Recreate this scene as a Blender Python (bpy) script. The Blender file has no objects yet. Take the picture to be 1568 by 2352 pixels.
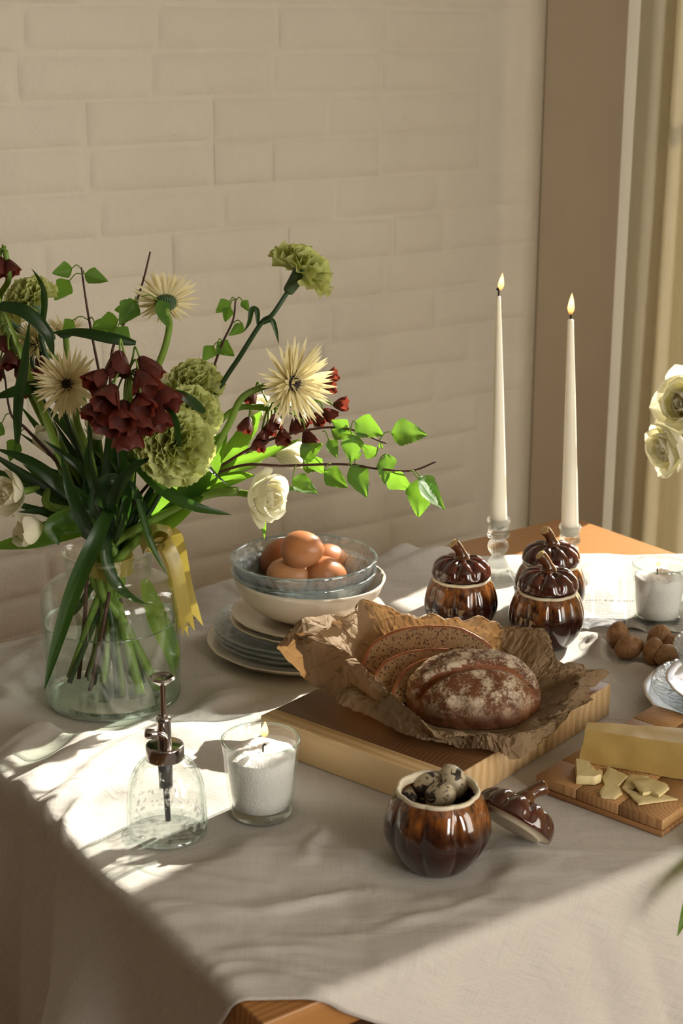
import bpy, bmesh, math, random
from mathutils import Vector, Matrix, Euler, noise
from math import sin, cos, pi, radians, sqrt, atan2, exp
sc = bpy.context.scene
COL = sc.collection
RNG = random.Random(7)

# ------------------------------------------------------------------ camera, light, exposure
FPX, CX, CY = 3600.0, 784.0, 1176.0          # focal length in pixels of the 1568 x 2352 frame
PITCH, HEAD = radians(17), radians(55)
CAMZ, TZ = 1.5, 0.75                          # camera height, table top height
cam = bpy.data.cameras.new('camera'); camo = bpy.data.objects.new('camera', cam); COL.objects.link(camo)
camo.location = (0, 0, CAMZ); camo.rotation_euler = (pi/2 - PITCH, 0, HEAD - pi/2)
cam.sensor_fit = 'VERTICAL'; cam.sensor_height = 36; cam.lens = 36*FPX/2352; cam.clip_start = .02
cam.dof.use_dof = True; cam.dof.focus_distance = 1.72; cam.dof.aperture_fstop = 9
sc.camera = camo

def world_setup():
    w = bpy.data.worlds.new('sky'); sc.world = w; w.use_nodes = True
    nt = w.node_tree; nt.nodes.clear()
    o = nt.nodes.new('ShaderNodeOutputWorld'); b = nt.nodes.new('ShaderNodeBackground')
    s = nt.nodes.new('ShaderNodeTexSky'); s.sky_type = 'NISHITA'; s.sun_disc = False
    s.sun_elevation = radians(33); s.sun_rotation = radians(90 - 13); s.air_density = 1.0; s.dust_density = 1.5
    nt.links.new(s.outputs[0], b.inputs[0]); b.inputs[1].default_value = .35
    nt.links.new(b.outputs[0], o.inputs[0])
world_setup()
SUN_AZ, SUN_EL = radians(14), radians(33)     # towards the sun: from +X turned to +Y
def lamp(name, kind, **k):
    l = bpy.data.lights.new(name, kind); o = bpy.data.objects.new(name, l); COL.objects.link(o)
    for a, v in k.items(): setattr(l, a, v)
    return o
sun = lamp('sun', 'SUN', energy=9.5, angle=radians(.6), color=(1, .92, .80))
sun.rotation_euler = Vector((cos(SUN_EL)*cos(SUN_AZ), cos(SUN_EL)*sin(SUN_AZ), sin(SUN_EL))).to_track_quat('Z', 'Y').to_euler()
# daylight diffused by the curtained part of the window (right of the frame)
day = lamp('window_daylight', 'AREA', shape='RECTANGLE', size=2.0, size_y=1.5, energy=44, color=(1, .93, .82))
day.location = (1.98, -.75, 1.35); day.rotation_euler = Vector((1, -.35, -.05)).to_track_quat('Z', 'Y').to_euler()
# unseen fill lamp added behind the camera to brighten the brick wall
rear_fill = lamp('rear_fill_lamp', 'AREA', shape='RECTANGLE', size=.55, size_y=1.5, energy=36, color=(1, .95, .87))
rear_fill.location = (.90, -2.36, 1.6); rear_fill.rotation_euler = Vector((0, -1, 0)).to_track_quat('Z', 'Y').to_euler()
sc.view_settings.view_transform = 'Standard'; sc.view_settings.look = 'None'
sc.view_settings.gamma = 1; sc.view_settings.use_curve_mapping = False; sc.view_settings.exposure = 0.60
sc.cycles.max_bounces = 14; sc.cycles.transparent_max_bounces = 24; sc.cycles.transmission_bounces = 10
sc.cycles.caustics_refractive = False; sc.cycles.caustics_reflective = False
sc.cycles.sample_clamp_indirect = 6; sc.cycles.use_denoising = True

# ------------------------------------------------------------------ layout helpers
FH = Vector((cos(HEAD), sin(HEAD), 0)); RT = Vector((sin(HEAD), -cos(HEAD), 0)); UP = Vector((0, 0, 1))
CAM = Vector((0, 0, CAMZ))
def ray(px, py):
    x = (px - CX)/FPX; y = (py - CY)/FPX
    return RT*x + FH*(cos(PITCH) - y*sin(PITCH)) - UP*(sin(PITCH) + y*cos(PITCH))
def at(px, py, z=TZ):                       # point seen at a pixel on a horizontal plane
    d = ray(px, py); return CAM + d*((z - CAMZ)/d.z)
def dep(px, py, d): return CAM + ray(px, py)*d          # point seen at a pixel at a depth
def depth(p): v = p - CAM; return v.dot(FH)*cos(PITCH) - v.z*sin(PITCH)
def zat(p, py):                             # height above p that shows at row py
    y = (py - CY)/FPX; h = (p - CAM).dot(FH)
    return CAMZ + h*(-(sin(PITCH) + y*cos(PITCH)))/(cos(PITCH) - y*sin(PITCH))
def size(px, p): return px*depth(p)/FPX
def uvw(u, v, z=0): return RT*u + FH*v + UP*z
def uv_of(p): return p.dot(RT), p.dot(FH)
def sm(a, b, x): t = min(1, max(0, (x-a)/(b-a))); return t*t*(3-2*t)
def lerp(a, b, t): return a + (b-a)*t

# ------------------------------------------------------------------ object helpers
def tag(o, label=None, cat=None, group=None, kind=None):
    if label: o['label'] = label
    if cat: o['category'] = cat
    if group: o['group'] = group
    if kind: o['kind'] = kind
    return o
def empty(name, loc, label=None, cat=None, group=None, rz=0, rot=None):
    e = bpy.data.objects.new(name, None); COL.objects.link(e); e.location = loc; e.empty_display_size = .02
    e.rotation_euler = rot or (0, 0, rz)
    return tag(e, label, cat, group)
def mesh(name, V, F, smooth=True, mats=None, fm=None):
    me = bpy.data.meshes.new(name); me.from_pydata([tuple(v) for v in V], [], [tuple(f) for f in F])
    if smooth: me.polygons.foreach_set('use_smooth', [True]*len(me.polygons))
    if fm: me.polygons.foreach_set('material_index', fm)
    me.update(); return me
def obj(name, me, m=None, parent=None, loc=None, rot=None, scale=None, world=False, kind=None, label=None):
    o = bpy.data.objects.new(name, me); COL.objects.link(o)
    if m is not None and not me.materials:
        for mm in (m if isinstance(m, (list, tuple)) else [m]): me.materials.append(mm)
    if parent: o.parent = parent
    if world and parent: o.location = -parent.location
    if loc is not None: o.location = loc
    if rot is not None: o.rotation_euler = rot
    if scale is not None: o.scale = scale if hasattr(scale, '__len__') else (scale,)*3
    if kind: o['kind'] = kind
    if label: o['label'] = label
    return o
class MB:                                    # collects geometry for ONE part
    def __init__(s): s.V = []; s.F = []; s.M = []
    def add(s, V, F, mi=0):
        n = len(s.V); s.V += [Vector(v) for v in V]; s.F += [tuple(i+n for i in f) for f in F]; s.M += [mi]*len(F)
    def xf(s, M):
        s.V = [M @ v for v in s.V]; return s
    def mesh(s, name, smooth=True): return mesh(name, s.V, s.F, smooth, fm=s.M)
def lathe(prof, n=48, mod=None, close=False):   # prof: (r, z) from bottom to top; mod(theta, r, z) -> (r, z)
    V, F = [], []
    for (r, z) in prof:
        for k in range(n):
            t = 2*pi*k/n; rr, zz = mod(t, r, z) if mod else (r, z)
            V.append((rr*cos(t), rr*sin(t), zz))
    m = len(prof)
    for i in range(m-1 + (1 if close else 0)):
        j = (i+1) % m
        for k in range(n):
            l = (k+1) % n; F.append((i*n+k, i*n+l, j*n+l, j*n+k))
    return V, F
def frame_of(d, ref=UP):
    d = d.normalized(); s = d.cross(ref)
    if s.length < 1e-4: s = d.cross(Vector((1, 0, 0)))
    s.normalize(); return s, s.cross(d).normalized()
def tube(P, R, n=8, caps=True):
    P = [Vector(p) for p in P]; m = len(P)
    if not hasattr(R, '__len__'): R = [R]*m
    V, F = [], []
    ref = UP if abs((P[-1]-P[0]).normalized().z) < .9 else Vector((1, 0, 0))
    s0 = None
    for i in range(m):
        d = (P[min(i+1, m-1)] - P[max(i-1, 0)])
        if d.length < 1e-7: d = UP.copy()
        d.normalize()
        if s0 is None: s0, _ = frame_of(d, ref)
        s = (s0 - d*s0.dot(d)); s.normalize(); s0 = s; t = d.cross(s)
        for k in range(n):
            a = 2*pi*k/n; V.append(P[i] + (s*cos(a) + t*sin(a))*R[i])
    for i in range(m-1):
        for k in range(n):
            l = (k+1) % n; F.append((i*n+k, i*n+l, (i+1)*n+l, (i+1)*n+k))
    if caps: F.append(tuple(range(n))[::-1]); F.append(tuple((m-1)*n+k for k in range(n)))
    return V, F
def spline(P, n):                            # Catmull-Rom through points
    P = [Vector(p) for p in P]; out = []
    Q = [P[0]*2-P[1]] + P + [P[-1]*2-P[-2]]
    for i in range(1, len(Q)-2):
        for k in range(n):
            t = k/n; a, b, c, d = Q[i-1], Q[i], Q[i+1], Q[i+2]
            out.append(.5*((2*b) + (c-a)*t + (2*a-5*b+4*c-d)*t*t + (3*b-a-3*c+d)*t**3))
    out.append(P[-1]); return out
def spl2(P, n): return [(v.x, v.y) for v in spline([(a, b, 0) for a, b in P], n)]
def box(x0, x1, y0, y1, z0, z1):
    V = [(x, y, z) for z in (z0, z1) for y in (y0, y1) for x in (x0, x1)]
    return V, [(0, 2, 3, 1), (4, 5, 7, 6), (0, 1, 5, 4), (2, 6, 7, 3), (0, 4, 6, 2), (1, 3, 7, 5)]
def bevel_mesh(name, V, F, w, seg=2, smooth=True):
    bm = bmesh.new(); vs = [bm.verts.new(v) for v in V]
    for f in F: bm.faces.new([vs[i] for i in f])
    bmesh.ops.recalc_face_normals(bm, faces=bm.faces)
    bmesh.ops.bevel(bm, geom=list(bm.edges), offset=w, segments=seg, affect='EDGES', profile=.5)
    me = bpy.data.meshes.new(name); bm.to_mesh(me); bm.free()
    if smooth: me.polygons.foreach_set('use_smooth', [True]*len(me.polygons)); me.set_sharp_from_angle(angle=radians(50))
    return me
def n3(p, s=1.0): return noise.noise(Vector(p)*s)
def fbm(p, s=1.0, o=4): return noise.fractal(Vector(p)*s, 1.0, 2.0, o)
# ------------------------------------------------------------------ materials
class NT:
    def __init__(s, name):
        s.m = bpy.data.materials.new(name); s.m.use_nodes = True; s.t = s.m.node_tree; s.t.nodes.clear()
        s.out = s.t.nodes.new('ShaderNodeOutputMaterial')
    def n(s, typ, **kw):
        nd = s.t.nodes.new('ShaderNode'+typ)
        for k, v in kw.items():
            if k.startswith('i_'): s.set(nd, k[2:].replace('_', ' '), v)
            elif k.startswith('x_'): s.set(nd, int(k[2:]), v)
            else: setattr(nd, k, v)
        return nd
    def set(s, nd, key, v):
        i = nd.inputs[key]
        if isinstance(v, bpy.types.NodeSocket): s.t.links.new(v, i)
        elif hasattr(v, '__len__') and len(v) == 3 and i.type == 'RGBA': i.default_value = (*v, 1)
        else: i.default_value = v
    def co(s, scale=(1, 1, 1), kind='Object', rot=(0, 0, 0), loc=(0, 0, 0)):
        tc = s.n('TexCoord'); mp = s.n('Mapping', i_Scale=scale, i_Rotation=rot, i_Location=loc)
        s.t.links.new(tc.outputs[kind], mp.inputs[0]); return mp.outputs[0]
    def noise(s, vec, scale, detail=4, rough=.5, dist=0):
        return s.n('TexNoise', i_Vector=vec, i_Scale=scale, i_Detail=detail, i_Roughness=rough, i_Distortion=dist).outputs[0]
    def ramp(s, fac, stops, interp='LINEAR'):
        r = s.n('ValToRGB', i_Fac=fac); e = r.color_ramp.elements; r.color_ramp.interpolation = interp
        while len(e) < len(stops): e.new(.5)
        for k, (p, c) in enumerate(stops):
            e[k].position = p; e[k].color = (c, c, c, 1) if not hasattr(c, '__len__') else (*c, 1)
        return r.outputs[0]
    def mix(s, fac, a, b, mode='MIX'):
        x = s.n('Mix', data_type='RGBA', blend_type=mode); s.set(x, 0, fac); s.set(x, 6, a); s.set(x, 7, b); return x.outputs[2]
    def math(s, op, a, b=0.0):
        x = s.n('Math', operation=op); s.set(x, 0, a); s.set(x, 1, b); return x.outputs[0]
    def bump(s, h, strength=.3, dist=.001, normal=None):
        b = s.n('Bump', i_Height=h, i_Strength=strength, i_Distance=dist)
        if normal: s.t.links.new(normal, b.inputs['Normal'])
        return b.outputs[0]
    def pbr(s, color, rough=.5, normal=None, **kw):
        p = s.n('BsdfPrincipled'); s.set(p, 'Base Color', color); s.set(p, 'Roughness', rough)
        if normal: s.set(p, 'Normal', normal)
        for k, v in kw.items(): s.set(p, k.replace('_', ' '), v)
        return p.outputs[0]
    def end(s, shader): s.t.links.new(shader, s.out.inputs[0]); return s.m
    def mixs(s, fac, a, b):
        x = s.n('MixShader'); s.set(x, 0, fac); s.t.links.new(a, x.inputs[1]); s.t.links.new(b, x.inputs[2]); return x.outputs[0]
def m_plain(name, c, rough=.5, nscale=0, var=.12, bumpd=0, **kw):
    t = NT(name); v = t.co(); col = c; nm = None
    if nscale:
        f = t.noise(v, nscale, 5)
        col = t.mix(f, tuple(x*(1-var) for x in c), tuple(min(1, x*(1+var)) for x in c))
        if bumpd: nm = t.bump(f, .5, bumpd)
    return t.end(t.pbr(col, rough, nm, **kw))
def m_wall(name, c, b1=.006):
    t = NT(name); v = t.co(kind='Object')
    g = t.n('NewGeometry').outputs['Position']
    big = t.noise(g, 9, 6, .6); fine = t.noise(g, 70, 5, .6); pit = t.noise(g, 160, 2)
    col = t.mix(t.ramp(big, [(.3, 0), (.7, 1)]), tuple(x*.95 for x in c), c)
    h = t.math('ADD', t.math('MULTIPLY', big, 1.4), t.math('ADD', t.math('MULTIPLY', fine, .5), t.math('MULTIPLY', t.ramp(pit, [(.22, 0), (.3, 1)]), .25)))
    return t.end(t.pbr(col, .62, t.bump(h, .6, b1), Specular_IOR_Level=.3))
def m_linen(name, c):
    t = NT(name); g = t.co(kind='UV')
    wx = t.n('TexWave', i_Vector=g, i_Scale=420, i_Distortion=2.2, i_Detail=2, bands_direction='X').outputs['Fac']
    wy = t.n('TexWave', i_Vector=g, i_Scale=420, i_Distortion=2.2, i_Detail=2, bands_direction='Y').outputs['Fac']
    sx = t.noise(t.co((900, 18, 1), 'UV'), 1, 3); sy = t.noise(t.co((18, 900, 1), 'UV'), 1, 3)
    wr = t.noise(t.co((14, 26, 1), 'UV'), 1, 6, .6, 1.2)
    slub = t.math('ADD', sx, sy)
    col = t.mix(t.ramp(slub, [(.75, 0), (1.25, 1)]), tuple(x*.86 for x in c), c)
    h = t.math('ADD', t.math('MULTIPLY', t.math('ADD', wx, wy), .5), t.math('MULTIPLY', slub, .8))
    n1 = t.bump(wr, .35, .006); n2 = t.bump(h, .35, .0005, n1)
    p = t.pbr(col, .85, n2, Specular_IOR_Level=.15, Sheen_Weight=.15)
    tr = t.n('BsdfTranslucent', i_Color=c, i_Normal=n1).outputs[0]
    return t.end(t.mixs(.10, p, tr))
def m_wood(name, c1, c2, axis=0, scale=60, rough=.5, ring=True, stretch=12, spec=.4, coat=0):
    t = NT(name); s = [1, 1, 1]; s[axis] = 1/stretch; v = t.co(tuple(s))
    d = t.noise(v, 9, 3); g = t.noise(v, scale*3, 6, .6)
    w = t.n('TexWave', wave_type='BANDS', bands_direction=('Y', 'X', 'X')[axis], i_Vector=v, i_Scale=scale*.9, i_Distortion=5, i_Detail=3, i_Detail_Scale=.8).outputs['Fac']
    f = t.math('ADD', t.math('MULTIPLY', w, .55), t.math('MULTIPLY', g, .5))
    col = t.mix(t.ramp(f, [(.3, 0), (.75, 1)]), c1, c2); col = t.mix(t.math('MULTIPLY', d, .35), col, c2)
    return t.end(t.pbr(col, rough, t.bump(g, .25, .0006), Specular_IOR_Level=spec, Coat_Weight=coat))
def m_endgrain(name, c1, c2, scale=55, rough=.55, off=(0, 0, 0)):
    t = NT(name); v = t.co(loc=off)
    w = t.n('TexWave', wave_type='RINGS', rings_direction='Z', wave_profile='SAW', i_Vector=v, i_Scale=scale, i_Distortion=1.4, i_Detail=2, i_Detail_Scale=.6).outputs['Fac']
    g = t.noise(v, 400, 4)
    col = t.mix(t.ramp(w, [(.0, 0), (.6, .35), (.9, 1)]), c1, c2); col = t.mix(t.math('MULTIPLY', g, .3), col, c2)
    return t.end(t.pbr(col, rough, t.bump(t.math('ADD', w, g), .2, .0005)))
def m_thin_glass(name, tint=(.992, .998, .995), edge=(.88, .94, .915), rough=.0, f0=.04, bumpscale=0, bumpd=.001, extra=0.0):
    t = NT(name); nm = None
    if bumpscale:
        g = t.co(); nm = t.bump(t.n('TexVoronoi', i_Vector=g, i_Scale=bumpscale, feature='SMOOTH_F1').outputs[0], .8, bumpd)
        nm = t.bump(t.noise(g, bumpscale*1.6, 3), .8, bumpd, nm)
    lw = t.n('LayerWeight', i_Blend=.5)
    if nm: t.set(lw, 'Normal', nm)
    fc = lw.outputs['Facing']
    tc = t.mix(t.ramp(fc, [(.5, 0), (1, 1)]), tint, edge)
    tr = t.n('BsdfTransparent', i_Color=tc).outputs[0]
    gl = t.n('BsdfGlossy', i_Roughness=rough, i_Color=(1, 1, 1))
    if nm: t.set(gl, 'Normal', nm)
    f = t.math('ADD', t.math('MULTIPLY', t.math('POWER', fc, 5.0), .8), f0 + extra)
    return t.end(t.mixs(f, tr, gl.outputs[0]))
def m_solid_glass(name, tint=(.98, 1, .99), k=.6, bumpscale=0, bumpd=.001):
    t = NT(name); nm = None
    if bumpscale:
        g = t.co(); nm = t.bump(t.n('TexVoronoi', i_Vector=g, i_Scale=bumpscale, feature='SMOOTH_F1').outputs[0], 1, bumpd)
    gl = t.n('BsdfGlass', i_Color=tint, i_Roughness=.0, i_IOR=1.47)
    if nm: t.set(gl, 'Normal', nm)
    tr = t.n('BsdfTransparent', i_Color=tint).outputs[0]
    return t.end(t.mixs(k, tr, gl.outputs[0]))
def m_leaf(name, c, ct, rough=.45, trans=.45, veins=0, spec=.35):
    t = NT(name); v = t.co(); f = t.noise(v, 60, 4)
    col = t.mix(f, tuple(x*.8 for x in c), tuple(x*1.15 for x in c)); nm = None
    if veins:
        g = t.co((1, 1, 1), 'UV')
        w = t.n('TexWave', i_Vector=t.co((1, 1, 1), 'UV', rot=(0, 0, 0)), i_Scale=veins, bands_direction='X').outputs['Fac']
        nm = t.bump(w, .4, .0006)
        col = t.mix(t.ramp(w, [(.75, 0), (1, .45)]), col, tuple(min(1, x*1.5) for x in c))
    p = t.pbr(col, rough, nm, Specular_IOR_Level=spec)
    tr = t.n('BsdfTranslucent', i_Color=ct).outputs[0]
    return t.end(t.mixs(trans, p, tr))
def m_metal(name, c, rough):
    t = NT(name); return t.end(t.pbr(c, rough, Metallic=1.0))
def m_emit(name, stops, strength):
    t = NT(name); g = t.n('TexCoord').outputs['Generated']; z = t.n('SeparateXYZ', x_0=g).outputs[2]
    e = t.n('Emission', i_Color=t.ramp(z, stops), i_Strength=strength).outputs[0]
    a = t.ramp(z, [(.0, .1), (.25, .75), (.6, .95), (1, .6)])
    tr = t.n('BsdfTransparent').outputs[0]
    return t.end(t.mixs(a, tr, e))
M = {}
M['wall'] = m_wall('painted_brick', (.685, .63, .515))
M['plaster'] = m_wall('painted_plaster', (.78, .69, .56), .0008)
M['dim'] = m_plain('taupe_paint', (.22, .18, .14), .8)
M['ceiling'] = m_plain('ceiling_paint', (.45, .41, .35), .8)
M['trim'] = m_plain('white_gloss_paint', (.93, .92, .90), .4)
M['linen'] = m_linen('linen', (.62, .585, .535))
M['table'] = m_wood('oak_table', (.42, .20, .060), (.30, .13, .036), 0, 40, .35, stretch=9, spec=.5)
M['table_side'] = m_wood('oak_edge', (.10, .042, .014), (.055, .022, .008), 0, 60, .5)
M['floor'] = [m_wood('parquet_%d' % i, tuple(x*k for x in (.36, .19, .08)), tuple(x*k for x in (.24, .11, .045)), 0, 50, .4) for i, k in enumerate((1, .75, 1.25))]
# ------------------------------------------------------------------ the room
WY, WX = 2.377, 2.15                          # planes of the brick wall (y) and the window wall (x)
ROOMX, ROOMY, CEIL = -3.6, -2.4, 2.7
f = obj('floor', mesh('floor', *box(ROOMX, WX, ROOMY, WY, -.06, -.014), smooth=False), M['floor'][1], kind='structure')
pl = [bevel_mesh('plank', *box(0, .42, 0, .07, -.014, 0), .0012, 1) for _ in range(3)]
for i, me in enumerate(pl): me.materials.append(M['floor'][i])
for i in range(3):
    for j in range(13):
        obj('plank', pl[(i*5+j*2+j*j) % 3], parent=f, loc=(.35 + i*.4215 + (j % 2)*.21, .70 + j*.0715, 0))
c = obj('ceiling', mesh('ceiling', *box(ROOMX, WX, ROOMY, WY, CEIL, CEIL+.1), smooth=False), M['ceiling'], kind='structure')
obj('wall_back', mesh('wall_back', *box(ROOMX-.1, WX+.12, ROOMY-.1, ROOMY, 0, CEIL), smooth=False), M['dim'], kind='structure')
obj('wall_far', mesh('wall_far', *box(ROOMX-.1, ROOMX, ROOMY, WY, 0, CEIL), smooth=False), M['dim'], kind='structure')
wl = obj('wall_left', mesh('wall_left', *box(ROOMX-.1, WX+.12, WY+.0042, WY+.12, 0, CEIL), smooth=False), M['wall'], kind='structure')
# painted bricks, proud of their shallow joints; the wall carries them as pieces where the photograph shows it
def brick_mesh(w, h, seed):
    r = random.Random(seed); nx, nz = 7, 4; V, F = [], []
    xs = [0, .008, .020] + [lerp(.020, w-.020, k/3) for k in (1, 2)] + [w-.020, w-.008, w]
    zs = [0, .007, .017, h-.017, h-.007, h]
    for j, z in enumerate(zs):
        for i, x in enumerate(xs):
            e = min(i, len(xs)-1-i, j, len(zs)-1-j)
            y = (0, -.0025, -.0037)[min(e, 2)] - r.uniform(0, .0016)*(e > 0)
            jx = r.uniform(-.005, .005) if e else 0
            V.append((x + jx, y + .0042, z + (r.uniform(-.002, .002) if e else 0)))
    n = len(xs)
    for j in range(len(zs)-1):
        for i in range(n-1): F.append((j*n+i, j*n+i+1, (j+1)*n+i+1, (j+1)*n+i))
    return mesh('brick', V, F)
BH, BW = .0745, .238
bricks = [brick_mesh(BW-.006, BH-.005, 40+s) for s in range(8)]
halfs = [brick_mesh(BW*.5-.006, BH-.005, 80+s) for s in range(3)]
rb = random.Random(11)
for r in range(21):
    z = .28 + r*BH; x = .48 + (r % 2)*BW/2 - rb.uniform(0, .05)
    while x < WX - .06:
        hb = rb.random() < .22; me = rb.choice(halfs if hb else bricks); w = BW*(.5 if hb else 1)
        if x + w > WX: break
        obj('brick', me, M['wall'], wl, (x + .003, WY + rb.uniform(-.0010, .0010), z + rb.uniform(-.002, .002)), (rb.uniform(-.008, .008), rb.uniform(-.007, .007), rb.uniform(-.006, .006)))
        x += w
# window wall: pier, window opening, pier
W0, W1, SILL, HEADR = -1.3, 2.06, .25, 2.10
wr = MB()
wr.add(*box(WX, WX+.2, W1, WY, 0, CEIL)); wr.add(*box(WX, WX+.2, ROOMY, W0, 0, CEIL))
wr.add(*box(WX, WX+.2, W0, W1, 0, SILL)); wr.add(*box(WX, WX+.2, W0, W1, HEADR, CEIL))
obj('wall_right', wr.mesh('wall_right', False), M['plaster'], kind='structure')
TV = [(WX+.002, 2.135), (WX-.030, 2.128), (WX-.026, 2.120), (WX-.002, 2.066), (WX+.002, 2.060)]; n = len(TV)   # splayed window casing
obj('trim_1', mesh('trim_1', [(a, b, z) for z in (0, CEIL) for a, b in TV], [(i, (i+1) % n, n+(i+1) % n, n+i) for i in range(n)] + [tuple(range(n))[::-1], tuple(range(n, 2*n))], False), M['trim'], kind='structure')
we = empty('window_1', (WX+.1, (W0+W1)/2, SILL)); we['kind'] = 'structure'
def wbar(y0, y1, z0, z1, nm, t=.025): obj(nm, bevel_mesh(nm, *box(WX+.1-t, WX+.1+t, y0, y1, z0, z1), .003, 1), M['trim'], we, world=True)
for a in (W0, W1-.05): wbar(a, a+.05, SILL, HEADR, 'frame_bar')
wbar(W0, W1, SILL, SILL+.05, 'frame_bar'); wbar(W0, W1, HEADR-.05, HEADR, 'frame_bar')
wbar(W0, W1, 1.455, 1.477, 'muntin', .012)
t = NT('window_pane'); tr = t.n('BsdfTransparent', i_Color=(.97, .98, .98)).outputs[0]; g = t.n('BsdfGlossy', i_Roughness=0).outputs[0]
M['pane'] = t.end(t.mixs(t.n('Fresnel', i_IOR=1.45).outputs[0], tr, g))
for z0, z1 in ((SILL+.05, 1.452), (1.482, HEADR-.05)):
    obj('pane', mesh('pane', *box(WX+.098, WX+.102, W0+.05, W1-.05, z0, z1), smooth=False), M['pane'], we, world=True)
# curtains: the one in view (gathered at the corner) and the one drawn over the rest of the window
def curtain(name, y0, y1, x, amp, nf, label, m, seed, top=2.35):
    r = random.Random(seed); ny, nz = int(abs(y1-y0)/.005), 24; V, F = [], []
    for j in range(nz+1):
        tz = j/nz; z = .02 + tz*(top-.02)
        for i in range(ny+1):
            s = i/ny; y = lerp(y0, y1, s); y += .020*(1-tz)*s*(y1 > 1.9); k = s*nf + .5*n3((s*3, tz*.8, seed))
            o = amp*(sin(2*pi*k) + .35*sin(4.3*pi*k+1)) * (.8+.3*n3((s*5, 2, seed)))
            V.append((x + o, y + .25*amp*cos(2*pi*k), z))
    n = ny+1
    for j in range(nz):
        for i in range(ny): F.append((j*n+i, j*n+i+1, (j+1)*n+i+1, (j+1)*n+i))
    o = obj(name, mesh(name, V, F), m); tag(o, label, 'curtain')
    md = o.modifiers.new('thick', 'SOLIDIFY'); md.thickness = .0015; return o
t = NT('curtain_linen'); v = t.co(); w = t.noise(t.co((300, 300, 25)), 1, 3)
col = t.mix(w, (.72, .66, .50), (.86, .81, .65)); p = t.pbr(col, .9, t.bump(w, .2, .0006), Specular_IOR_Level=.1)
M['curtain'] = t.end(t.mixs(.22, p, t.n('BsdfTranslucent', i_Color=(.7, .65, .5)).outputs[0]))
curtain('curtain', 1.822, 2.030, 2.060, .015, 3.2, 'cream linen curtain hanging in folds at the room corner', M['curtain'], 3)
curtain('curtain', -1.35, 1.515, 2.06, .03, 22, 'drawn cream curtain over the window beyond the frame', M['curtain'], 5)
# ------------------------------------------------------------------ table and tablecloth
NC = at(603, 2352); FC = at(1310, 1186)
TX0, TY0, TX1, TY1 = NC.x, NC.y, FC.x, FC.y
te = empty('dining_table', ((TX0+TX1)/2, (TY0+TY1)/2, 0), 'oak dining table with bare wood far end beside the curtain', 'table')
obj('tabletop', bevel_mesh('tabletop', *box(TX0, TX1, TY0, TY1, TZ-.035, TZ), .002), M['table'], te, world=True)
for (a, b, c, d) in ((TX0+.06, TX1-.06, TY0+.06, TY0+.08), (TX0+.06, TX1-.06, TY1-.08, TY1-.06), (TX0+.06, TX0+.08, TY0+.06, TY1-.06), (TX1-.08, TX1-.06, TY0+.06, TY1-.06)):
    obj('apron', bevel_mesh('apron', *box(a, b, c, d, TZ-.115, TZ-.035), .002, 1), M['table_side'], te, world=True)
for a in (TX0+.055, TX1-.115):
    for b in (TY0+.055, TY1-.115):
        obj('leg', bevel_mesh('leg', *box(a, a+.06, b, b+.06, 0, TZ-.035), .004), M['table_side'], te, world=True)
# cloth: laid diagonally over the table; u runs along the picture's width, v away from the camera
TH = .0016
FOOT = []                                     # (x, y, r) footprints that hold the cloth flat
def foot(p, r): FOOT.append((p.x, p.y, r))
RIDGES = []
def ridge(pts, amp, w, z=TZ, taper=True):
    P = [at(a, b, z) for a, b in pts]; P = spline([(p.x, p.y, 0) for p in P], 8); RIDGES.append((P, amp, w, taper))
def ridge_h(x, y):
    h = 0
    for P, amp, w, tp in RIDGES:
        best = 9; bi = 0
        for i, p in enumerate(P):
            d = (p.x-x)**2 + (p.y-y)**2
            if d < best: best = d; bi = i
        if best > (3.5*w)**2: continue
        a, b = P[max(0, bi-1)], P[min(len(P)-1, bi+1)]; e = b-a; L = e.length_squared or 1
        k = min(1, max(0, ((x-a.x)*e.x + (y-a.y)*e.y)/L)); d2 = (a.x+e.x*k-x)**2 + (a.y+e.y*k-y)**2
        s = bi/(len(P)-1); env = sin(pi*min(1, max(0, .06+.88*s)))**.6 if tp else 1
        q = sqrt(d2)/w; h += amp*env*exp(-q*q)
    return h
# ------------------------------------------------------------------ glaze, wax, glass, porcelain
def m_glaze(name, lid=False):
    t = NT(name); o = t.n('TexCoord').outputs['Object']; z = t.n('SeparateXYZ', x_0=o).outputs[2]
    st = t.noise(t.co((140, 140, 14)), 1, 4, .6); bl = t.noise(o, 40, 4); dr = t.noise(t.co((60, 60, 6)), 1, 3)
    hi = t.ramp(st, [(.35, 0), (.7, 1)])
    amber = t.mix(hi, (.030, .007, .003), (.30, .10, .018))
    dark = t.mix(bl, (.010, .0025, .0018), (.034, .007, .0035))
    if lid: col = t.mix(t.ramp(bl, [(.52, 0), (.8, .6)]), (.045, .009, .005), (.16, .028, .012))
    else:
        zz = t.math('ADD', t.math('MULTIPLY', z, 1/.08), t.math('MULTIPLY', dr, .5))
        col = t.mix(t.ramp(zz, [(.80, 0), (.96, .65), (1.2, 1)]), dark, amber)
    return t.end(t.pbr(col, .10, t.bump(bl, .12, .001), Coat_Weight=.6, Coat_Roughness=.03, Specular_IOR_Level=.6))
M['glaze'] = m_glaze('brown_glaze'); M['glaze_lid'] = m_glaze('brown_glaze_lid', True)
M['bisque'] = m_plain('cream_bisque', (.70, .62, .46), .45, 60, .12)
M['stem_glaze'] = m_plain('amber_stem_glaze', (.085, .028, .008), .15, 90, .55, Coat_Weight=.5)
M['wax'] = m_plain('ivory_wax', (.93, .885, .75), .4, Subsurface_Weight=.25, Subsurface_Radius=(.010, .009, .007), Subsurface_Scale=.5)
M['wick'] = m_plain('burnt_wick', (.012, .011, .011), .9)
M['flame'] = m_emit('candle_flame', [(0, (.9, .25, .06)), (.25, (1, .45, .12)), (.6, (1, .70, .30)), (1, (1, .55, .16))], 2.2)
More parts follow.
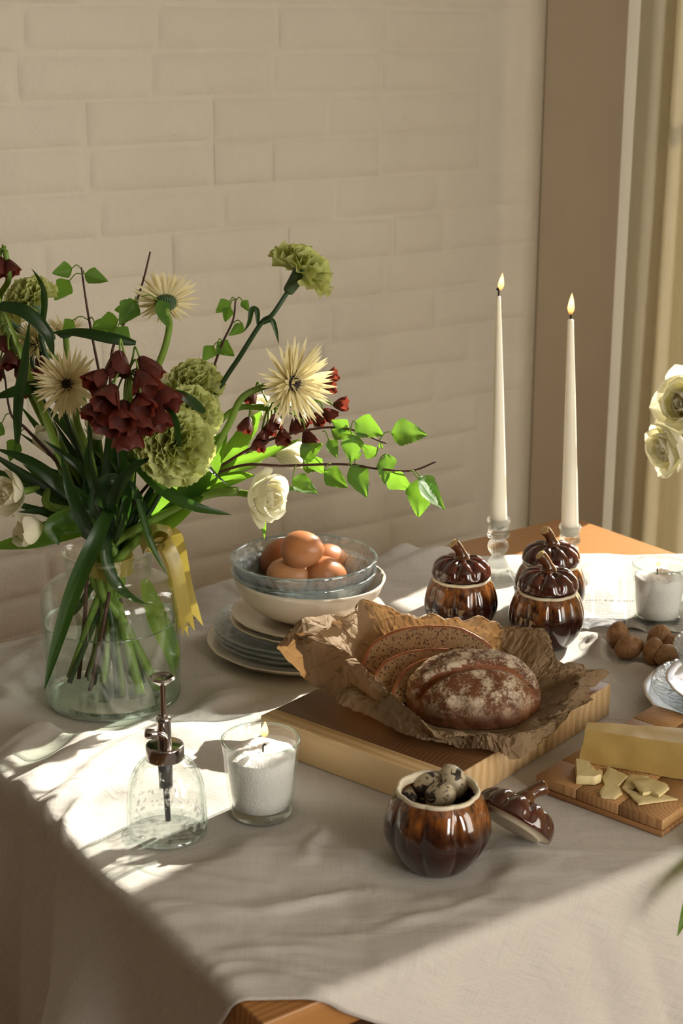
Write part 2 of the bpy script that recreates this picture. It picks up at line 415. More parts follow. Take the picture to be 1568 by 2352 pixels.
M['glass'] = m_thin_glass('clear_glass')
M['glass_rim'] = m_thin_glass('glass_rim', (.86, .92, .90), (.45, .58, .54), extra=.08)
M['ripple_glass'] = m_thin_glass('rippled_glass', (.95, .975, .98), (.60, .74, .77), .03, .05, 130, .003)
def m_ripple(name, wh, rfk):
    t = NT(name); g = t.co(); vo = t.n('TexVoronoi', i_Vector=g, i_Scale=110, feature='SMOOTH_F1').outputs[0]; ns = t.noise(g, 120, 3)
    nm = t.bump(t.math('ADD', vo, ns), 1, .0050); lw = t.n('LayerWeight', i_Blend=.5, i_Normal=nm); fc = lw.outputs['Facing']
    tr = t.n('BsdfTransparent', i_Color=(.95, .975, .98)).outputs[0]; rf = t.n('BsdfRefraction', i_Color=(.93, .97, .985), i_IOR=1.10, i_Roughness=.02, i_Normal=nm).outputs[0]
    gl = t.n('BsdfGlossy', i_Roughness=.06, i_Normal=nm).outputs[0]; df = t.n('BsdfDiffuse', i_Color=(.80, .88, .90), i_Normal=nm).outputs[0]  # pale diffuse share imitates light sparkling in the ripples
    return t.end(t.mixs(t.math('ADD', t.math('MULTIPLY', t.math('POWER', fc, 4.0), .45), .06), t.mixs(wh, t.mixs(rfk, tr, rf), df), gl))
M['ripple_glass'] = m_ripple('rippled_glass', .12, .25); M['ripple_plate'] = m_ripple('rippled_plate_glass', .22, .12); M['ripple_rim'] = m_thin_glass('rippled_glass_rim', (.80, .90, .92), (.55, .72, .76), .05, f0=.16)
M['solid_glass'] = m_solid_glass('pressed_glass', (.97, .985, .98), .55)
M['porcelain'] = m_plain('cream_porcelain', (.74, .655, .54), .22, 14, .03, Coat_Weight=.4)
M['chrome'] = m_metal('gunmetal_chrome', (.42, .38, .37), .14)
def salt():
    t = NT('salt_wax_granules'); v = t.co(); a = t.n('TexVoronoi', i_Vector=v, i_Scale=520).outputs[0]; b = t.noise(v, 300, 4)
    p = t.pbr(t.mix(b, (.84, .82, .78), (.93, .92, .89)), .7, t.bump(t.math('ADD', a, b), .5, .0008), Subsurface_Weight=.3, Subsurface_Radius=(.01, .009, .008), Subsurface_Scale=.4)
    return t.end(p)
M['salt'] = salt()
def eggm(name, c, spots=None):
    t = NT(name); v = t.co(); f = t.noise(v, 38, 4); s = t.ramp(t.noise(v, 420, 2), [(.66, 0), (.72, .5)])
    col = t.mix(t.ramp(f, [(.3, 0), (.7, 1)]), tuple(x*.86 for x in c), c); col = t.mix(s, col, tuple(x*.45 for x in c))
    if spots:
        n = t.noise(v, 75, 3, .55, .6); fn = t.noise(v, 230, 2)
        col = t.mix(t.ramp(fn, [(.60, 0), (.66, .8)]), col, (.09, .05, .025)); col = t.mix(t.ramp(n, [(.555, 0), (.575, 1)]), col, (.018, .011, .008))
    return t.end(t.pbr(col, .38, t.bump(t.noise(v, 700, 2), .15, .0003), Subsurface_Weight=.12, Subsurface_Radius=(.01, .005, .003), Subsurface_Scale=.3))
M['egg'] = [eggm('brown_eggshell', (.50, .195, .075)), eggm('brown_eggshell_dark', (.40, .135, .048)), eggm('brown_eggshell_pale', (.62, .29, .125))]
M['quail'] = eggm('speckled_quail_shell', (.52, .44, .30), True)

# ------------------------------------------------------------------ pumpkin pots
PR, PH = .0505, .0770
def lobes(n, depth, pw=.55, z0=None, ph=.0):
    def f(t, r, z): return r*(1 - depth*(1 - abs(sin(n*t/2 + ph))**pw)), z
    return f
def pot_parts():
    r, h = PR, PH
    out = spl2([(.50*r, .0), (.60*r, .0015), (.80*r, .013), (.955*r, .028), (r, .040), (.97*r, .053), (.875*r, .067), (.775*r, .0745)], 5)
    V, F = lathe([(.001, .001)] + out, 144, lambda t, a, z: (a*(1 - .085*sm(.0, .012, z)*(1-.55*sm(.055, .0745, z))*(1 - abs(sin(4.5*t))**.5)), z))
    body = mesh('body', V, F)
    rim = [(.775*r, .0745), (.785*r, .0765), (.765*r, h+.001), (.72*r, h+.001), (.695*r, .0755), (.70*r, .070)]
    V, F = lathe(rim, 144, lambda t, a, z: (a*(1 - .04*(1 - abs(sin(4.5*t))**.6)), z)); rimm = mesh('rim', V, F)
    inn = spl2([(.70*r, .070), (.84*r, .05), (.86*r, .038), (.7*r, .014), (.3*r, .006), (.001, .006)], 4)
    V, F = lathe(inn, 72); return body, rimm, mesh('interior', V, F)
POTM = pot_parts()
def lid_parts():
    r = PR*.80
    dome = spl2([(r*.98, .000), (r, .004), (.93*r, .0145), (.70*r, .0225), (.42*r, .0245), (.2*r, .0235), (.001, .0235)], 5)
    V, F = lathe(dome, 144, lambda t, a, z: (a*(1 - .10*sm(.001, .008, z)*(1 - abs(sin(4.5*t))**.55)), z - .006*sm(.1*r, .5*r, a)*(1-sm(.8*r, r, a))*(1 - abs(sin(4.5*t))**.5)))
    d = mesh('dome', V, F)
    fl = [(.001, -.004), (.70*r, -.004), (.76*r, -.0035), (.77*r, -.001), (.9*r, -.0005), (.985*r, .0005)]
    V, F = lathe(fl, 72); fm = mesh('underside', V, F)
    P = spline([(0, 0, .020), (0, .001, .026), (-.002, 0, .032), (-.006, 0, .039), (-.012, 0, .0455)], 6)
    R = [lerp(.0125, .0068, sm(0, .55, i/(len(P)-1))) + .0008*sm(.7, 1, i/(len(P)-1)) for i in range(len(P))]
    V, F = tube(P, R, 20); st = mesh('stem', V, F)
    e = P[-1]; d2 = (P[-1]-P[-2]).normalized()
    V, F = tube([e - d2*.0005, e + d2*.0008, e + d2*.0012], [.0072, .0066, .004], 20); return d, fm, st, mesh('stem_tip', V, F)
LIDM = lid_parts()
M['tip'] = m_plain('pale_stem_tip', (.50, .34, .13), .25)
def pot(p, label, rz):
    e = empty('pumpkin_pot', p, label, 'pot', None, rz)
    for nm, me, m in zip(('body', 'rim', 'interior'), POTM, (M['glaze'], M['bisque'], M['glaze'])): obj(nm, me, m, e)
    return e
def lid(p, label, rz=0, rot=None, par=None):
    e = empty('lid' if par else 'pumpkin_shaped_cover', p, label, None if par else 'lid', None, rz, rot)
    if par: e.parent = par
    st = None
    for nm, me, m in zip(('dome', 'underside', 'stem', 'stem_tip'), LIDM, (M['glaze_lid'], M['bisque'], M['stem_glaze'], M['tip'])):
        o = obj(nm, me, m, st if nm == 'stem_tip' and not par else e)
        if nm == 'stem': st = o
    return e
ZC = TZ + TH + .0016                          # cloth surface under the things
FOOTLESS = []
POTS = [(1002, 1982, 'open brown glazed pumpkin pot filled with quail eggs', None),
        (1056, 1447, 'brown pumpkin pot beside the plate stack, in front of the first taper candle', 'brown pumpkin lid closing the pot nearest the plate stack'),
        (1252, 1479, 'brown pumpkin pot standing directly behind the bread paper', 'dark brown lid of the pumpkin pot just behind the bread paper'),
        (1260, 1412, 'brown pumpkin pot half hidden behind another pot, before the shorter taper', 'reddish brown lid of the half hidden pumpkin pot')]
for i, (a, b, l, ll) in enumerate(POTS):
    p = at(a, b, ZC); foot(p, .05); rz = (.25, 1.0, .55, 2.0)[i]; pe = pot(p, l, rz); pe.scale = (.955,)*3 if i else (1,)*3
    if ll: lid(UP*(PH + .0038), None, radians((-35+12, -35+15, -35+8, -35+25)[i]) - rz, None, pe)
# the loose lid leans on the open pot
ax = (UP*.72 + RT*.50 + FH*.50).normalized()
lq = ax.to_track_quat('Z', 'Y'); le = lq.to_matrix().to_4x4() @ Matrix.Rotation(radians(60), 4, 'Z')
lp = at(1166, 1890, ZC + .0295)
lid(lp + RT*.004, 'brown pumpkin lid lying tilted against the open pot of quail eggs', rot=le.to_euler())
# ------------------------------------------------------------------ eggs
def egg_mesh(name, L, W):
    V, F = [], []; n, m = 28, 18
    pr = []
    for i in range(m+1):
        t = pi*i/m; x = -cos(t); pr.append((max(1e-5, W/2*sin(t)*(1 - .13*x)), L/2*x))
    V, F = lathe(pr, n); return mesh(name, V, F)
def egg(p, d, L, W, m, name, label, group, cat='egg'):
    q = Vector(d).normalized().to_track_quat('Z', 'Y')
    o = obj(name, egg_mesh(name, L, W), m, loc=p, rot=q.to_euler()); return tag(o, label, cat, group)
# ------------------------------------------------------------------ tapers and holders
def hd(px, py, ref):                          # point seen at a pixel at the same horizontal distance as ref
    d = ray(px, py); return CAM + d*((ref - CAM).dot(FH)/d.dot(FH))
def holder(p, H, label):
    e = empty('candle_holder', p, label, 'candle holder', 'pressed glass candle holders')
    s = H/.094
    prof = [(.001, .004), (.020, .003), (.029, .0), (.0305, .002), (.029, .006), (.022, .013), (.0155, .024), (.0115, .033), (.0075, .038), (.0095, .041), (.0135, .047), (.0145, .053), (.0130, .059), (.0085, .0635), (.011, .065), (.0155, .067), (.0163, .070), (.0150, .0735), (.0142, .078), (.0145, .086), (.0165, .0885), (.0172, .091), (.0160, .094), (.0118, .0935), (.0112, .088), (.0108, .078), (.001, .077)]
    P = [(a*s, b*s) for a, b in prof]
    V, F = lathe(P, 96, lambda t, r, z: (r*(1 + (.035*sin(24*t) if .015*s < z < .060*s else (.06*sin(12*t)*(1-z/(.02*s)) if .004*s < z <= .02*s else (.02*sin(18*t) if .072*s < z < .087*s and r > .013*s else 0)))), z))
    obj('stand', mesh('stand', V, F), M['solid_glass'], e); return p + UP*.079*s
def flame_at(p, h, r, lean, e, name='flame'):
    prof = [(.02, 0), (.6, .10), (.95, .26), (1, .36), (.82, .55), (.5, .76), (.2, .92), (.02, 1)]
    V, F = lathe([(a*r, b*h) for a, b in spl2(prof, 3)], 16)
    V = [(x + lean.x*(z/h)**1.6*h, y + lean.y*(z/h)**1.6*h, z) for x, y, z in V]
    obj(name, mesh(name, V, F), M['flame'], e, p - e.location)
def taper(base, H, hpx, topx, topy, r0, r1, label, wpx, flm):
    top = hd(topx, topy, base); e = empty('taper_candle', base, label, 'candle')
    n = 24; P = [base.lerp(top, i/n) for i in range(n+1)]
    R = [lerp(r0, r1, (i/n)**1.12) for i in range(n+1)]; R[0] = r0*.85; P.append(top + UP*.0012); R.append(r1*.55)
    V, F = tube(P, R, 32); obj('wax', mesh('wax', V, F), M['wax'], e, world=True)
    W = [top] + [hd(a, b, base) for a, b in wpx]; V, F = tube(spline(W, 4), .0013, 8); obj('wick', mesh('wick', V, F), M['wick'], e, world=True)
    (bx, by), (tx, ty), fr = flm; b = hd(bx, by, base); t = hd(tx, ty, base); h = (t-b).z
    flame_at(b, h, fr, Vector((t.x-b.x, t.y-b.y, 0))/h, e)
h1 = at(1141, 1333, ZC); foot(h1, .035); h2 = at(1303, 1342, ZC); foot(h2, .035)
c1 = holder(h1, zat(h1, 1190) - ZC, 'pressed glass candle holder under the taper nearer the brick wall middle')
c2 = holder(h2, zat(h2, 1206) - ZC, 'pressed glass candle holder under the taper nearer the cream curtain')
bpy.data.objects['candle_holder']['group'] = ''; bpy.data.objects['candle_holder.001']['group'] = ''
for o in ('candle_holder', 'candle_holder.001'): del bpy.data.objects[o]['group']
taper(c1, 0, 0, 1144.5, 682, .0122, .0030, 'tall lit ivory taper candle, its flame leaning, against the brick wall', [(1145, 668), (1144, 662), (1140, 666)], ((1149, 668), (1154, 627), .0040))
taper(c2, 0, 0, 1310, 735, .0122, .0040, 'lit ivory taper candle standing next to the curtain, the lower flame of two', [(1310.5, 722), (1308, 715)], ((1310, 724), (1313.5, 673), .0046))
# ------------------------------------------------------------------ glass jar candles
def jar_candle(px, base_py, rim_py, Rb, Rt, label, wick, flame, seed):
    p = at(px, base_py, ZC); foot(p, Rb+.012); e = empty('jar_candle', p, label, 'candle')
    H = zat(p, rim_py) - ZC; th = .0022
    o = spl2([(Rb*.9, .0), (Rb, .002), (lerp(Rb, Rt, .3), H*.3), (Rt-.0003, H-.002)], 5)
    prof = o + [(Rt, H), (Rt-th*.5, H+.0010), (Rt-th, H)] + [(lerp(Rt, Rb, k) - th, lerp(H, .010, k)) for k in (.25, .5, .75, 1)] + [(.001, .0085)]
    V, F = lathe([(.001, .0005)] + prof, 96); obj('jar', mesh('jar', V, F), M['glass'], e)
    V, F = lathe([(Rt-.0001, H-.0016), (Rt+.0003, H), (Rt-th*.5, H+.0013), (Rt-th-.0003, H), (Rt-th-.0001, H-.0016)], 96); obj('jar_rim', mesh('jar_rim', V, F), M['glass_rim'], e)
    V, F = lathe([(.001, .0006), (Rb*.9, .0006), (Rb-.0008, .003), (Rb-.0015, .0085), (.001, .0083)], 64); obj('jar_base', mesh('jar_base', V, F), M['solid_glass'], e)
    hs = H*.80; prof2 = [(.001, .0102)] + [(lerp(Rb, Rt, k*hs/H) - th - .0006 - (.002 if k == 0 else 0), lerp(.0102, hs, k)) for k in (0, .02, .25, .5, .75, 1)]
    rs = prof2[-1][0]; prof2 += [(rs*k, hs) for k in (.93, .85, .75, .65, .55, .45, .35, .25, .15, .08)] + [(.0005, hs)]
    def mod(t, r, z):
        if z >= hs*.98: z += .0035*n3((r*cos(t)*60+seed, r*sin(t)*60, seed)) + .0012*n3((r*cos(t)*300, r*sin(t)*300, 2)) + .0065*(1-(r/rs)**2) - .004*exp(-(r/(rs*.25))**2)
        return r, z
    V, F = lathe(prof2, 80, mod); obj('salt_wax', mesh('salt_wax', V, F), M['salt'], e, kind='stuff')
    W = spline([hd(a, b, p) for a, b in wick], 4); V, F = tube(W, .0009, 8); obj('wick', mesh('wick', V, F), M['wick'], e, world=True)
    (bx, by), (tx, ty), fr = flame; b = hd(bx, by, p) ; t = hd(tx, ty, p); h = (t-b).z
    flame_at(b, h, fr, Vector((t.x-b.x, t.y-b.y, 0))/h, e); return e
jar_candle(601, 1866, 1697, .0312, .0392, 'lit white granulated candle in a glass tumbler beside the spray bottle', [(604, 1728), (604, 1714), (608, 1710), (611, 1711)], ((607, 1694), (609, 1657), .0038), 1)
jar_candle(1508, 1427, 1297, .0305, .0365, 'lit white granulated candle in a glass tumbler standing on the newspaper', [(1509, 1325), (1509, 1312), (1509, 1306)], ((1511, 1303), (1514, 1276), .0032), 4)
# ------------------------------------------------------------------ spray bottle
sp = at(385, 1910, ZC); foot(sp, .06); sb = empty('spray_bottle', sp, 'clear dome-shaped glass mister with gunmetal pump, wet inside', 'bottle')
def szz(py): return zat(sp, py) - ZC
SR = size(91, sp); zn = szz(1741)
body = spl2([(SR*.90, 0), (SR, .004), (SR*1.005, .02), (SR*.985, zn*.50), (SR*.90, zn*.72), (SR*.72, zn*.90), (SR*.50, zn*.985), (SR*.42, zn*1.03), (SR*.41, zn*1.12)], 6)
V, F = lathe([(.001, .0005)] + body + [(a-.0028, max(b, .005)) for a, b in body[::-1]] + [(.001, .005)], 96)
def m_wet():
    t = NT('wet_glass'); v = t.co(); lw = t.n('LayerWeight', i_Blend=.5)
    vo = t.n('TexVoronoi', i_Vector=v, i_Scale=150, feature='SMOOTH_F1').outputs[0]; mk = t.noise(v, 34, 3)
    d = t.math('MULTIPLY', t.ramp(vo, [(.1, 1), (.45, 0)]), t.ramp(mk, [(.44, 0), (.6, 1)]))
    nm = t.bump(d, 1, .0022); tc = t.mix(t.ramp(lw.outputs['Facing'], [(.5, 0), (.98, 1)]), (.985, .995, .99), (.80, .89, .86))
    tr = t.n('BsdfTransparent', i_Color=tc).outputs[0]; gl = t.n('BsdfGlossy', i_Roughness=.02, i_Normal=nm).outputs[0]
    rf = t.n('BsdfRefraction', i_IOR=1.33, i_Roughness=.06, i_Normal=nm).outputs[0]
    a = t.mixs(t.math('MULTIPLY', d, .55), tr, rf); return t.end(t.mixs(t.math('ADD', t.math('MULTIPLY', t.math('POWER', lw.outputs['Facing'], 5.0), .8), .05), a, gl))
M['wet'] = m_wet(); obj('bottle_body', mesh('bottle_body', V, F), M['wet'], sb)
V, F = lathe([(SR*.985, .0), (SR*1.0, .002), (SR*1.0, .005), (SR*.96, .006)], 96); obj('bottle_foot', mesh('bottle_foot', V, F), M['glass_rim'], sb)
cr = size(43, sp); z0, z1 = szz(1741), szz(1709)
V, F = lathe(spl2([(cr*.7, z0), (cr*.985, z0), (cr, z0+.001), (cr, z1-.002), (cr*.985, z1-.0005), (cr*.9, z1), (.001, z1)], 1), 96, lambda t, r, z: (r*(1+.012*(sin(40*t) > .2)*(z < z1-.004)), z)); obj('collar', mesh('collar', V, F), M['chrome'], sb)
nr = size(16, sp); zt = szz(1643)
V, F = lathe([(nr, z1-.001), (nr, zt-.006), (nr*1.08, zt-.005), (nr*1.08, zt-.003), (nr*.8, zt), (.001, zt)], 40); obj('pump_barrel', mesh('pump_barrel', V, F), M['chrome'], sb)
rr = size(6.5, sp); zk = szz(1556)
V, F = lathe([(rr, zt-.001), (rr, zk-.004)], 24); obj('plunger_rod', mesh('plunger_rod', V, F), M['chrome'], sb)
kr = size(28, sp)
V, F = lathe(spl2([(.001, zk-.008), (kr*.3, zk-.0075), (kr*.98, zk-.001), (kr, zk), (kr*.9, zk+.0015), (kr*.66, zk+.0005), (kr*.4, zk-.0005), (.001, zk-.0008)], 3), 48); obj('push_button', mesh('push_button', V, F), M['chrome'], sb)
P = [hd(386, 1712, sp) - FH*.012, hd(386, 1690, sp) - FH*.012, hd(382, 1679, sp) - FH*.012, hd(370, 1672, sp) - FH*.013, hd(352, 1671, sp) - FH*.014]
V, F = tube(spline(P, 5), size(6, sp), 16); nz = obj('nozzle', mesh('nozzle', V, F), M['chrome'], sb, world=True)
b = P[-1]; V, F = tube([b + RT*.006, b + RT*.0055, b - RT*.004, b - RT*.006, b - RT*.0065, b-RT*.002], [.002, .0046, .0052, .0046, .0028, .0016], 20); obj('nozzle_tip', mesh('nozzle_tip', V, F), M['chrome'], nz, loc=(0, 0, 0))
V, F = tube([(0, 0, z0+.002), (0, 0, z0*.62), (0, 0, z0*.60), (.001, 0, .012)], [.0072, .0066, .0030, .0028], 16); obj('dip_tube', mesh('dip_tube', V, F), m_plain('grey_plastic', (.06, .06, .06), .4), sb)
# ------------------------------------------------------------------ plates, bowls, eggs
def plate_mesh(name, R, rise, t, wob=0, seed=0, flat=.60):
    up = [(.001, t), (R*flat, t), (R*(flat+.10), t+.001), (R*.9, t+rise*.65), (R*.985, t+rise), (R, t+rise-.0006), (R*.985, t+rise-.0022)]
    dn = [(R*.9, rise*.62), (R*(flat+.08), .0003), (R*flat*.9, 0), (.001, 0)]
    V, F = lathe(up + dn, 120, (lambda a, r, z: (r*(1 + wob*n3((cos(a)*7, sin(a)*7, seed))*(r > R*.8)), z + .3*wob*R*n3((cos(a)*5, sin(a)*5, seed+9))*(r > R*.8))) if wob else None)
    return mesh(name, V, F)
def plate(p, R, rise, t, m, label, wob, seed, rot=None, group=None, name='plate'):
    o = obj(name, plate_mesh(name, R, rise, t, wob, seed), m, loc=p, rot=rot); return tag(o, label, 'plate', group)
def bowl_mesh(name, R, H, Rf, t, wob=0, seed=0, foot_h=.004):
    o = [(.001, .001), (Rf*.85, .001), (Rf, 0), (Rf*1.02, foot_h)] + spl2([(Rf*1.04, foot_h), (lerp(Rf, R, .45), H*.22), (lerp(Rf, R, .80), H*.55), (R, H)], 5)
    o += [(R-t*.5, H+.0008), (R-t, H-.0005)] + spl2([(R-t, H-.0005), (lerp(Rf, R, .80)-t, H*.56+t*.5), (lerp(Rf, R, .40)-t, H*.22+t), (.4*Rf, t+foot_h), (.001, t+foot_h)], 5)
    V, F = lathe(o, 144, (lambda a, r, z: (r*(1 + wob*(z/H)*n3((cos(a)*8, sin(a)*8, seed+z*40))), z + .35*wob*R*(z/H)*n3((cos(a)*9, sin(a)*9, seed)))) if wob else None)
    return mesh(name, V, F)
SC = at(699, 1459, TZ + .02); SC.z = ZC; foot(SC, .115)
def tilt(a, d): return Matrix.Rotation(a, 4, d).to_euler()
z = ZC
plate(SC.copy(), .1235, .013, .0045, M['porcelain'], 'large cream plate at the very bottom of the stack of plates and bowls', .01, 1); z += .0085
gl = ['lowest of the three rippled glass plates stacked under the egg bowls', 'middle of the three rippled glass plates stacked under the egg bowls', 'topmost of the three rippled glass plates stacked under the egg bowls']
for k in range(3):
    plate(SC + UP*(z - ZC) - RT*.001*k, .1135 - .0008*k, .0125, .004, M['ripple_plate'], gl[k], .02, 20+k, None, None); z += .0062
z += .003
dxy = RT*.006
plate(SC + dxy*.8 + UP*(z-ZC), .0985, .011, .0042, M['porcelain'], 'cream plate lying directly on the glass plates, below another cream plate', .012, 5); z += .0078
plate(SC + dxy + UP*(z-ZC), .0975, .011, .0042, M['porcelain'], 'cream plate directly under the cream bowl', .012, 6); z += .0046
BC = SC + dxy*.6; BC.z = z + .0006
RIMZ = zat(BC, 1318)
cb = obj('cream_bowl', bowl_mesh('cream_bowl', .0965, RIMZ - z - .0006, .040, .0035, .008, 3), M['porcelain'], loc=BC, rot=tilt(radians(2.5), FH)); tag(cb, 'cream ceramic bowl holding two rippled glass bowls', 'bowl')
gz = z + .013
GC = SC + RT*.0
r2 = zat(GC, 1306); r1 = zat(GC, 1278)
for k, (zz, rz_, R, lb) in enumerate(((gz, r2, .0905, 'lower rippled glass bowl nested between cream bowl and egg bowl'), (gz + .009, r1, .0912, 'upper rippled glass bowl holding the brown eggs'))):
    g = obj('glass_bowl', bowl_mesh('glass_bowl', R, rz_ - zz, .034, .003, .02, 30+k), M['ripple_glass'], loc=(GC.x, GC.y, zz)); tag(g, lb, 'bowl')
    V, F = lathe([(R-.0032, rz_-zz-.0012), (R-.0015, rz_-zz+.0016), (R+.0006, rz_-zz), (R-.0004, rz_-zz-.0030)], 120, lambda a, r, z: (r*(1+.02*n3((cos(a)*8, sin(a)*8, 30+k+40))), z+.35*.02*R*n3((cos(a)*9, sin(a)*9, 30+k)))); obj('rim', mesh('rim', V, F), M['ripple_rim'], g)
fl = gz + .009 + .0072
def eg(px, py, zc, d, mi, label, L=.057, W=.0455): egg(at(px, py, zc), d, L, W, M['egg'][mi], 'egg', label, 'brown eggs in the glass bowl')
eg(663, 1322, fl + .026, RT*.9 - FH*.3 + UP*.1, 2, 'paler brown egg at the front of the glass bowl', .0575, .045)
eg(749, 1320, fl + .026, RT*.6 + FH*.4 - UP*.2, 0, 'speckled brown egg at the front of the bowl, on its curtain side')
eg(640, 1283, fl + .030, RT*.3 + FH*.5 + UP*.6, 1, 'dark brown egg in shadow at the vase side of the bowl')
eg(752, 1287, fl + .026, RT*.7 + FH*.5, 0, 'brown egg at the back of the bowl, mostly hidden', .054, .044)
eg(695, 1262, fl + .064, RT*.9 - FH*.35 + UP*.15, 0, 'brown egg lying on top of the others in the bowl', .056, .0465)
# second stack, cut by the frame
S2 = at(1722, 1606, TZ + .014); S2.z = ZC; foot(S2, .115); z = ZC
plate(S2.copy(), .122, .013, .0045, M['porcelain'], 'large cream plate under the stack beside the cheese, cut by the picture edge', .01, 11); z += .0085
plate(S2 + UP*(z-ZC), .1135, .0125, .004, M['ripple_plate'], 'rippled glass plate in the stack beside the cheese and walnuts', .02, 12); z += .0092
plate(S2 + UP*(z-ZC), .097, .011, .0042, M['porcelain'], 'small cream plate in the stack beside the cheese and walnuts', .012, 13); z += .0046
g = obj('glass_bowl', bowl_mesh('glass_bowl', .090, zat(S2, 1490) - z, .034, .003, .02, 33), M['ripple_glass'], loc=(S2.x, S2.y, z)); tag(g, 'rippled glass bowl on the stack beside the walnuts, cut by the picture edge', 'bowl')
# quail eggs
Q = at(1002, 1982, ZC); qz = ZC
for px, py, zc, d, lb in ((1012, 1829, .066, RT*.6 - FH*.5 + UP*.6, 'blotched quail egg at the front of the open pumpkin pot'), (1040, 1794, .072, -RT*.4 + FH*.2 + UP*.9, 'boldly spotted quail egg standing highest at the back of the pot'),
                     (983, 1806, .064, RT*.7 + FH*.3 + UP*.4, 'quail egg behind the front one, beside the highest egg'), (950, 1834, .052, RT*.8 + FH*.3, 'finely speckled quail egg low at the left of the pot'), (975, 1842, .036, RT*.4 - FH*.5, 'quail egg deep inside the pot, nearly hidden')):
    egg(at(px, py, qz + zc), d, .034, .0265, M['quail'], 'quail_egg', lb, 'quail eggs in the open pumpkin pot')
# ------------------------------------------------------------------ bread board
M['pine'] = [m_wood('pine_%d' % i, tuple(x*k for x in (.62, .45, .245)), tuple(x*k for x in (.50, .32, .145)), 0, 26, .5, stretch=10) for i, k in enumerate((1, .86, 1.1))]
M['pine_top'] = [m_endgrain('pine_heart_shaded_%d' % i, tuple(x*k for x in (.20, .090, .030)), tuple(x*k for x in (.10, .042, .014)), 60, .5, (.02*i, .05, 0)) for i, k in enumerate((1, .85))]  # dark heart tone, with the bread paper's shadow put into the colour
BT = ZC + .038
bL, bN, bR = at(597, 1643, BT), at(1024, 1797, BT), at(1372, 1562, BT)
be1 = (bL - bN); bl1 = be1.length; be1.normalize(); be2 = Vector((be1.y, -be1.x, 0))
if be2.dot(bR - bN) < 0: be2 = -be2
bl2 = be2.dot(bR - bN)
bc = bN + be1*bl1/2 + be2*bl2/2; foot(bc, .19)
bb = empty('bread_board', (bN.x, bN.y, ZC), 'thick pine cutting board under the brown paper and bread', 'cutting board', None, atan2(be1.y, be1.x))
sg = 1 if be2.dot(Vector((-be1.y, be1.x, 0))) > 0 else -1
ws = [0, .022] + [.022 + (bl2 - .022)*k/4 for k in (1, 2, 3, 4)]
for k in range(5):
    a, b = sorted((sg*(ws[k] + .0002), sg*(ws[k+1] - .0002)))
    me = bevel_mesh('plank', *box(0, bl1, a, b, 0, .038 - (.0003 if k % 2 else 0)), .0012, 1)
    for p_ in me.polygons: p_.material_index = 1 if p_.normal.z > .8 and k else 0
    obj('plank', me, [M['pine'][(2, 0, 1, 0, 1)[k]], M['pine_top'][k % 2]], bb)
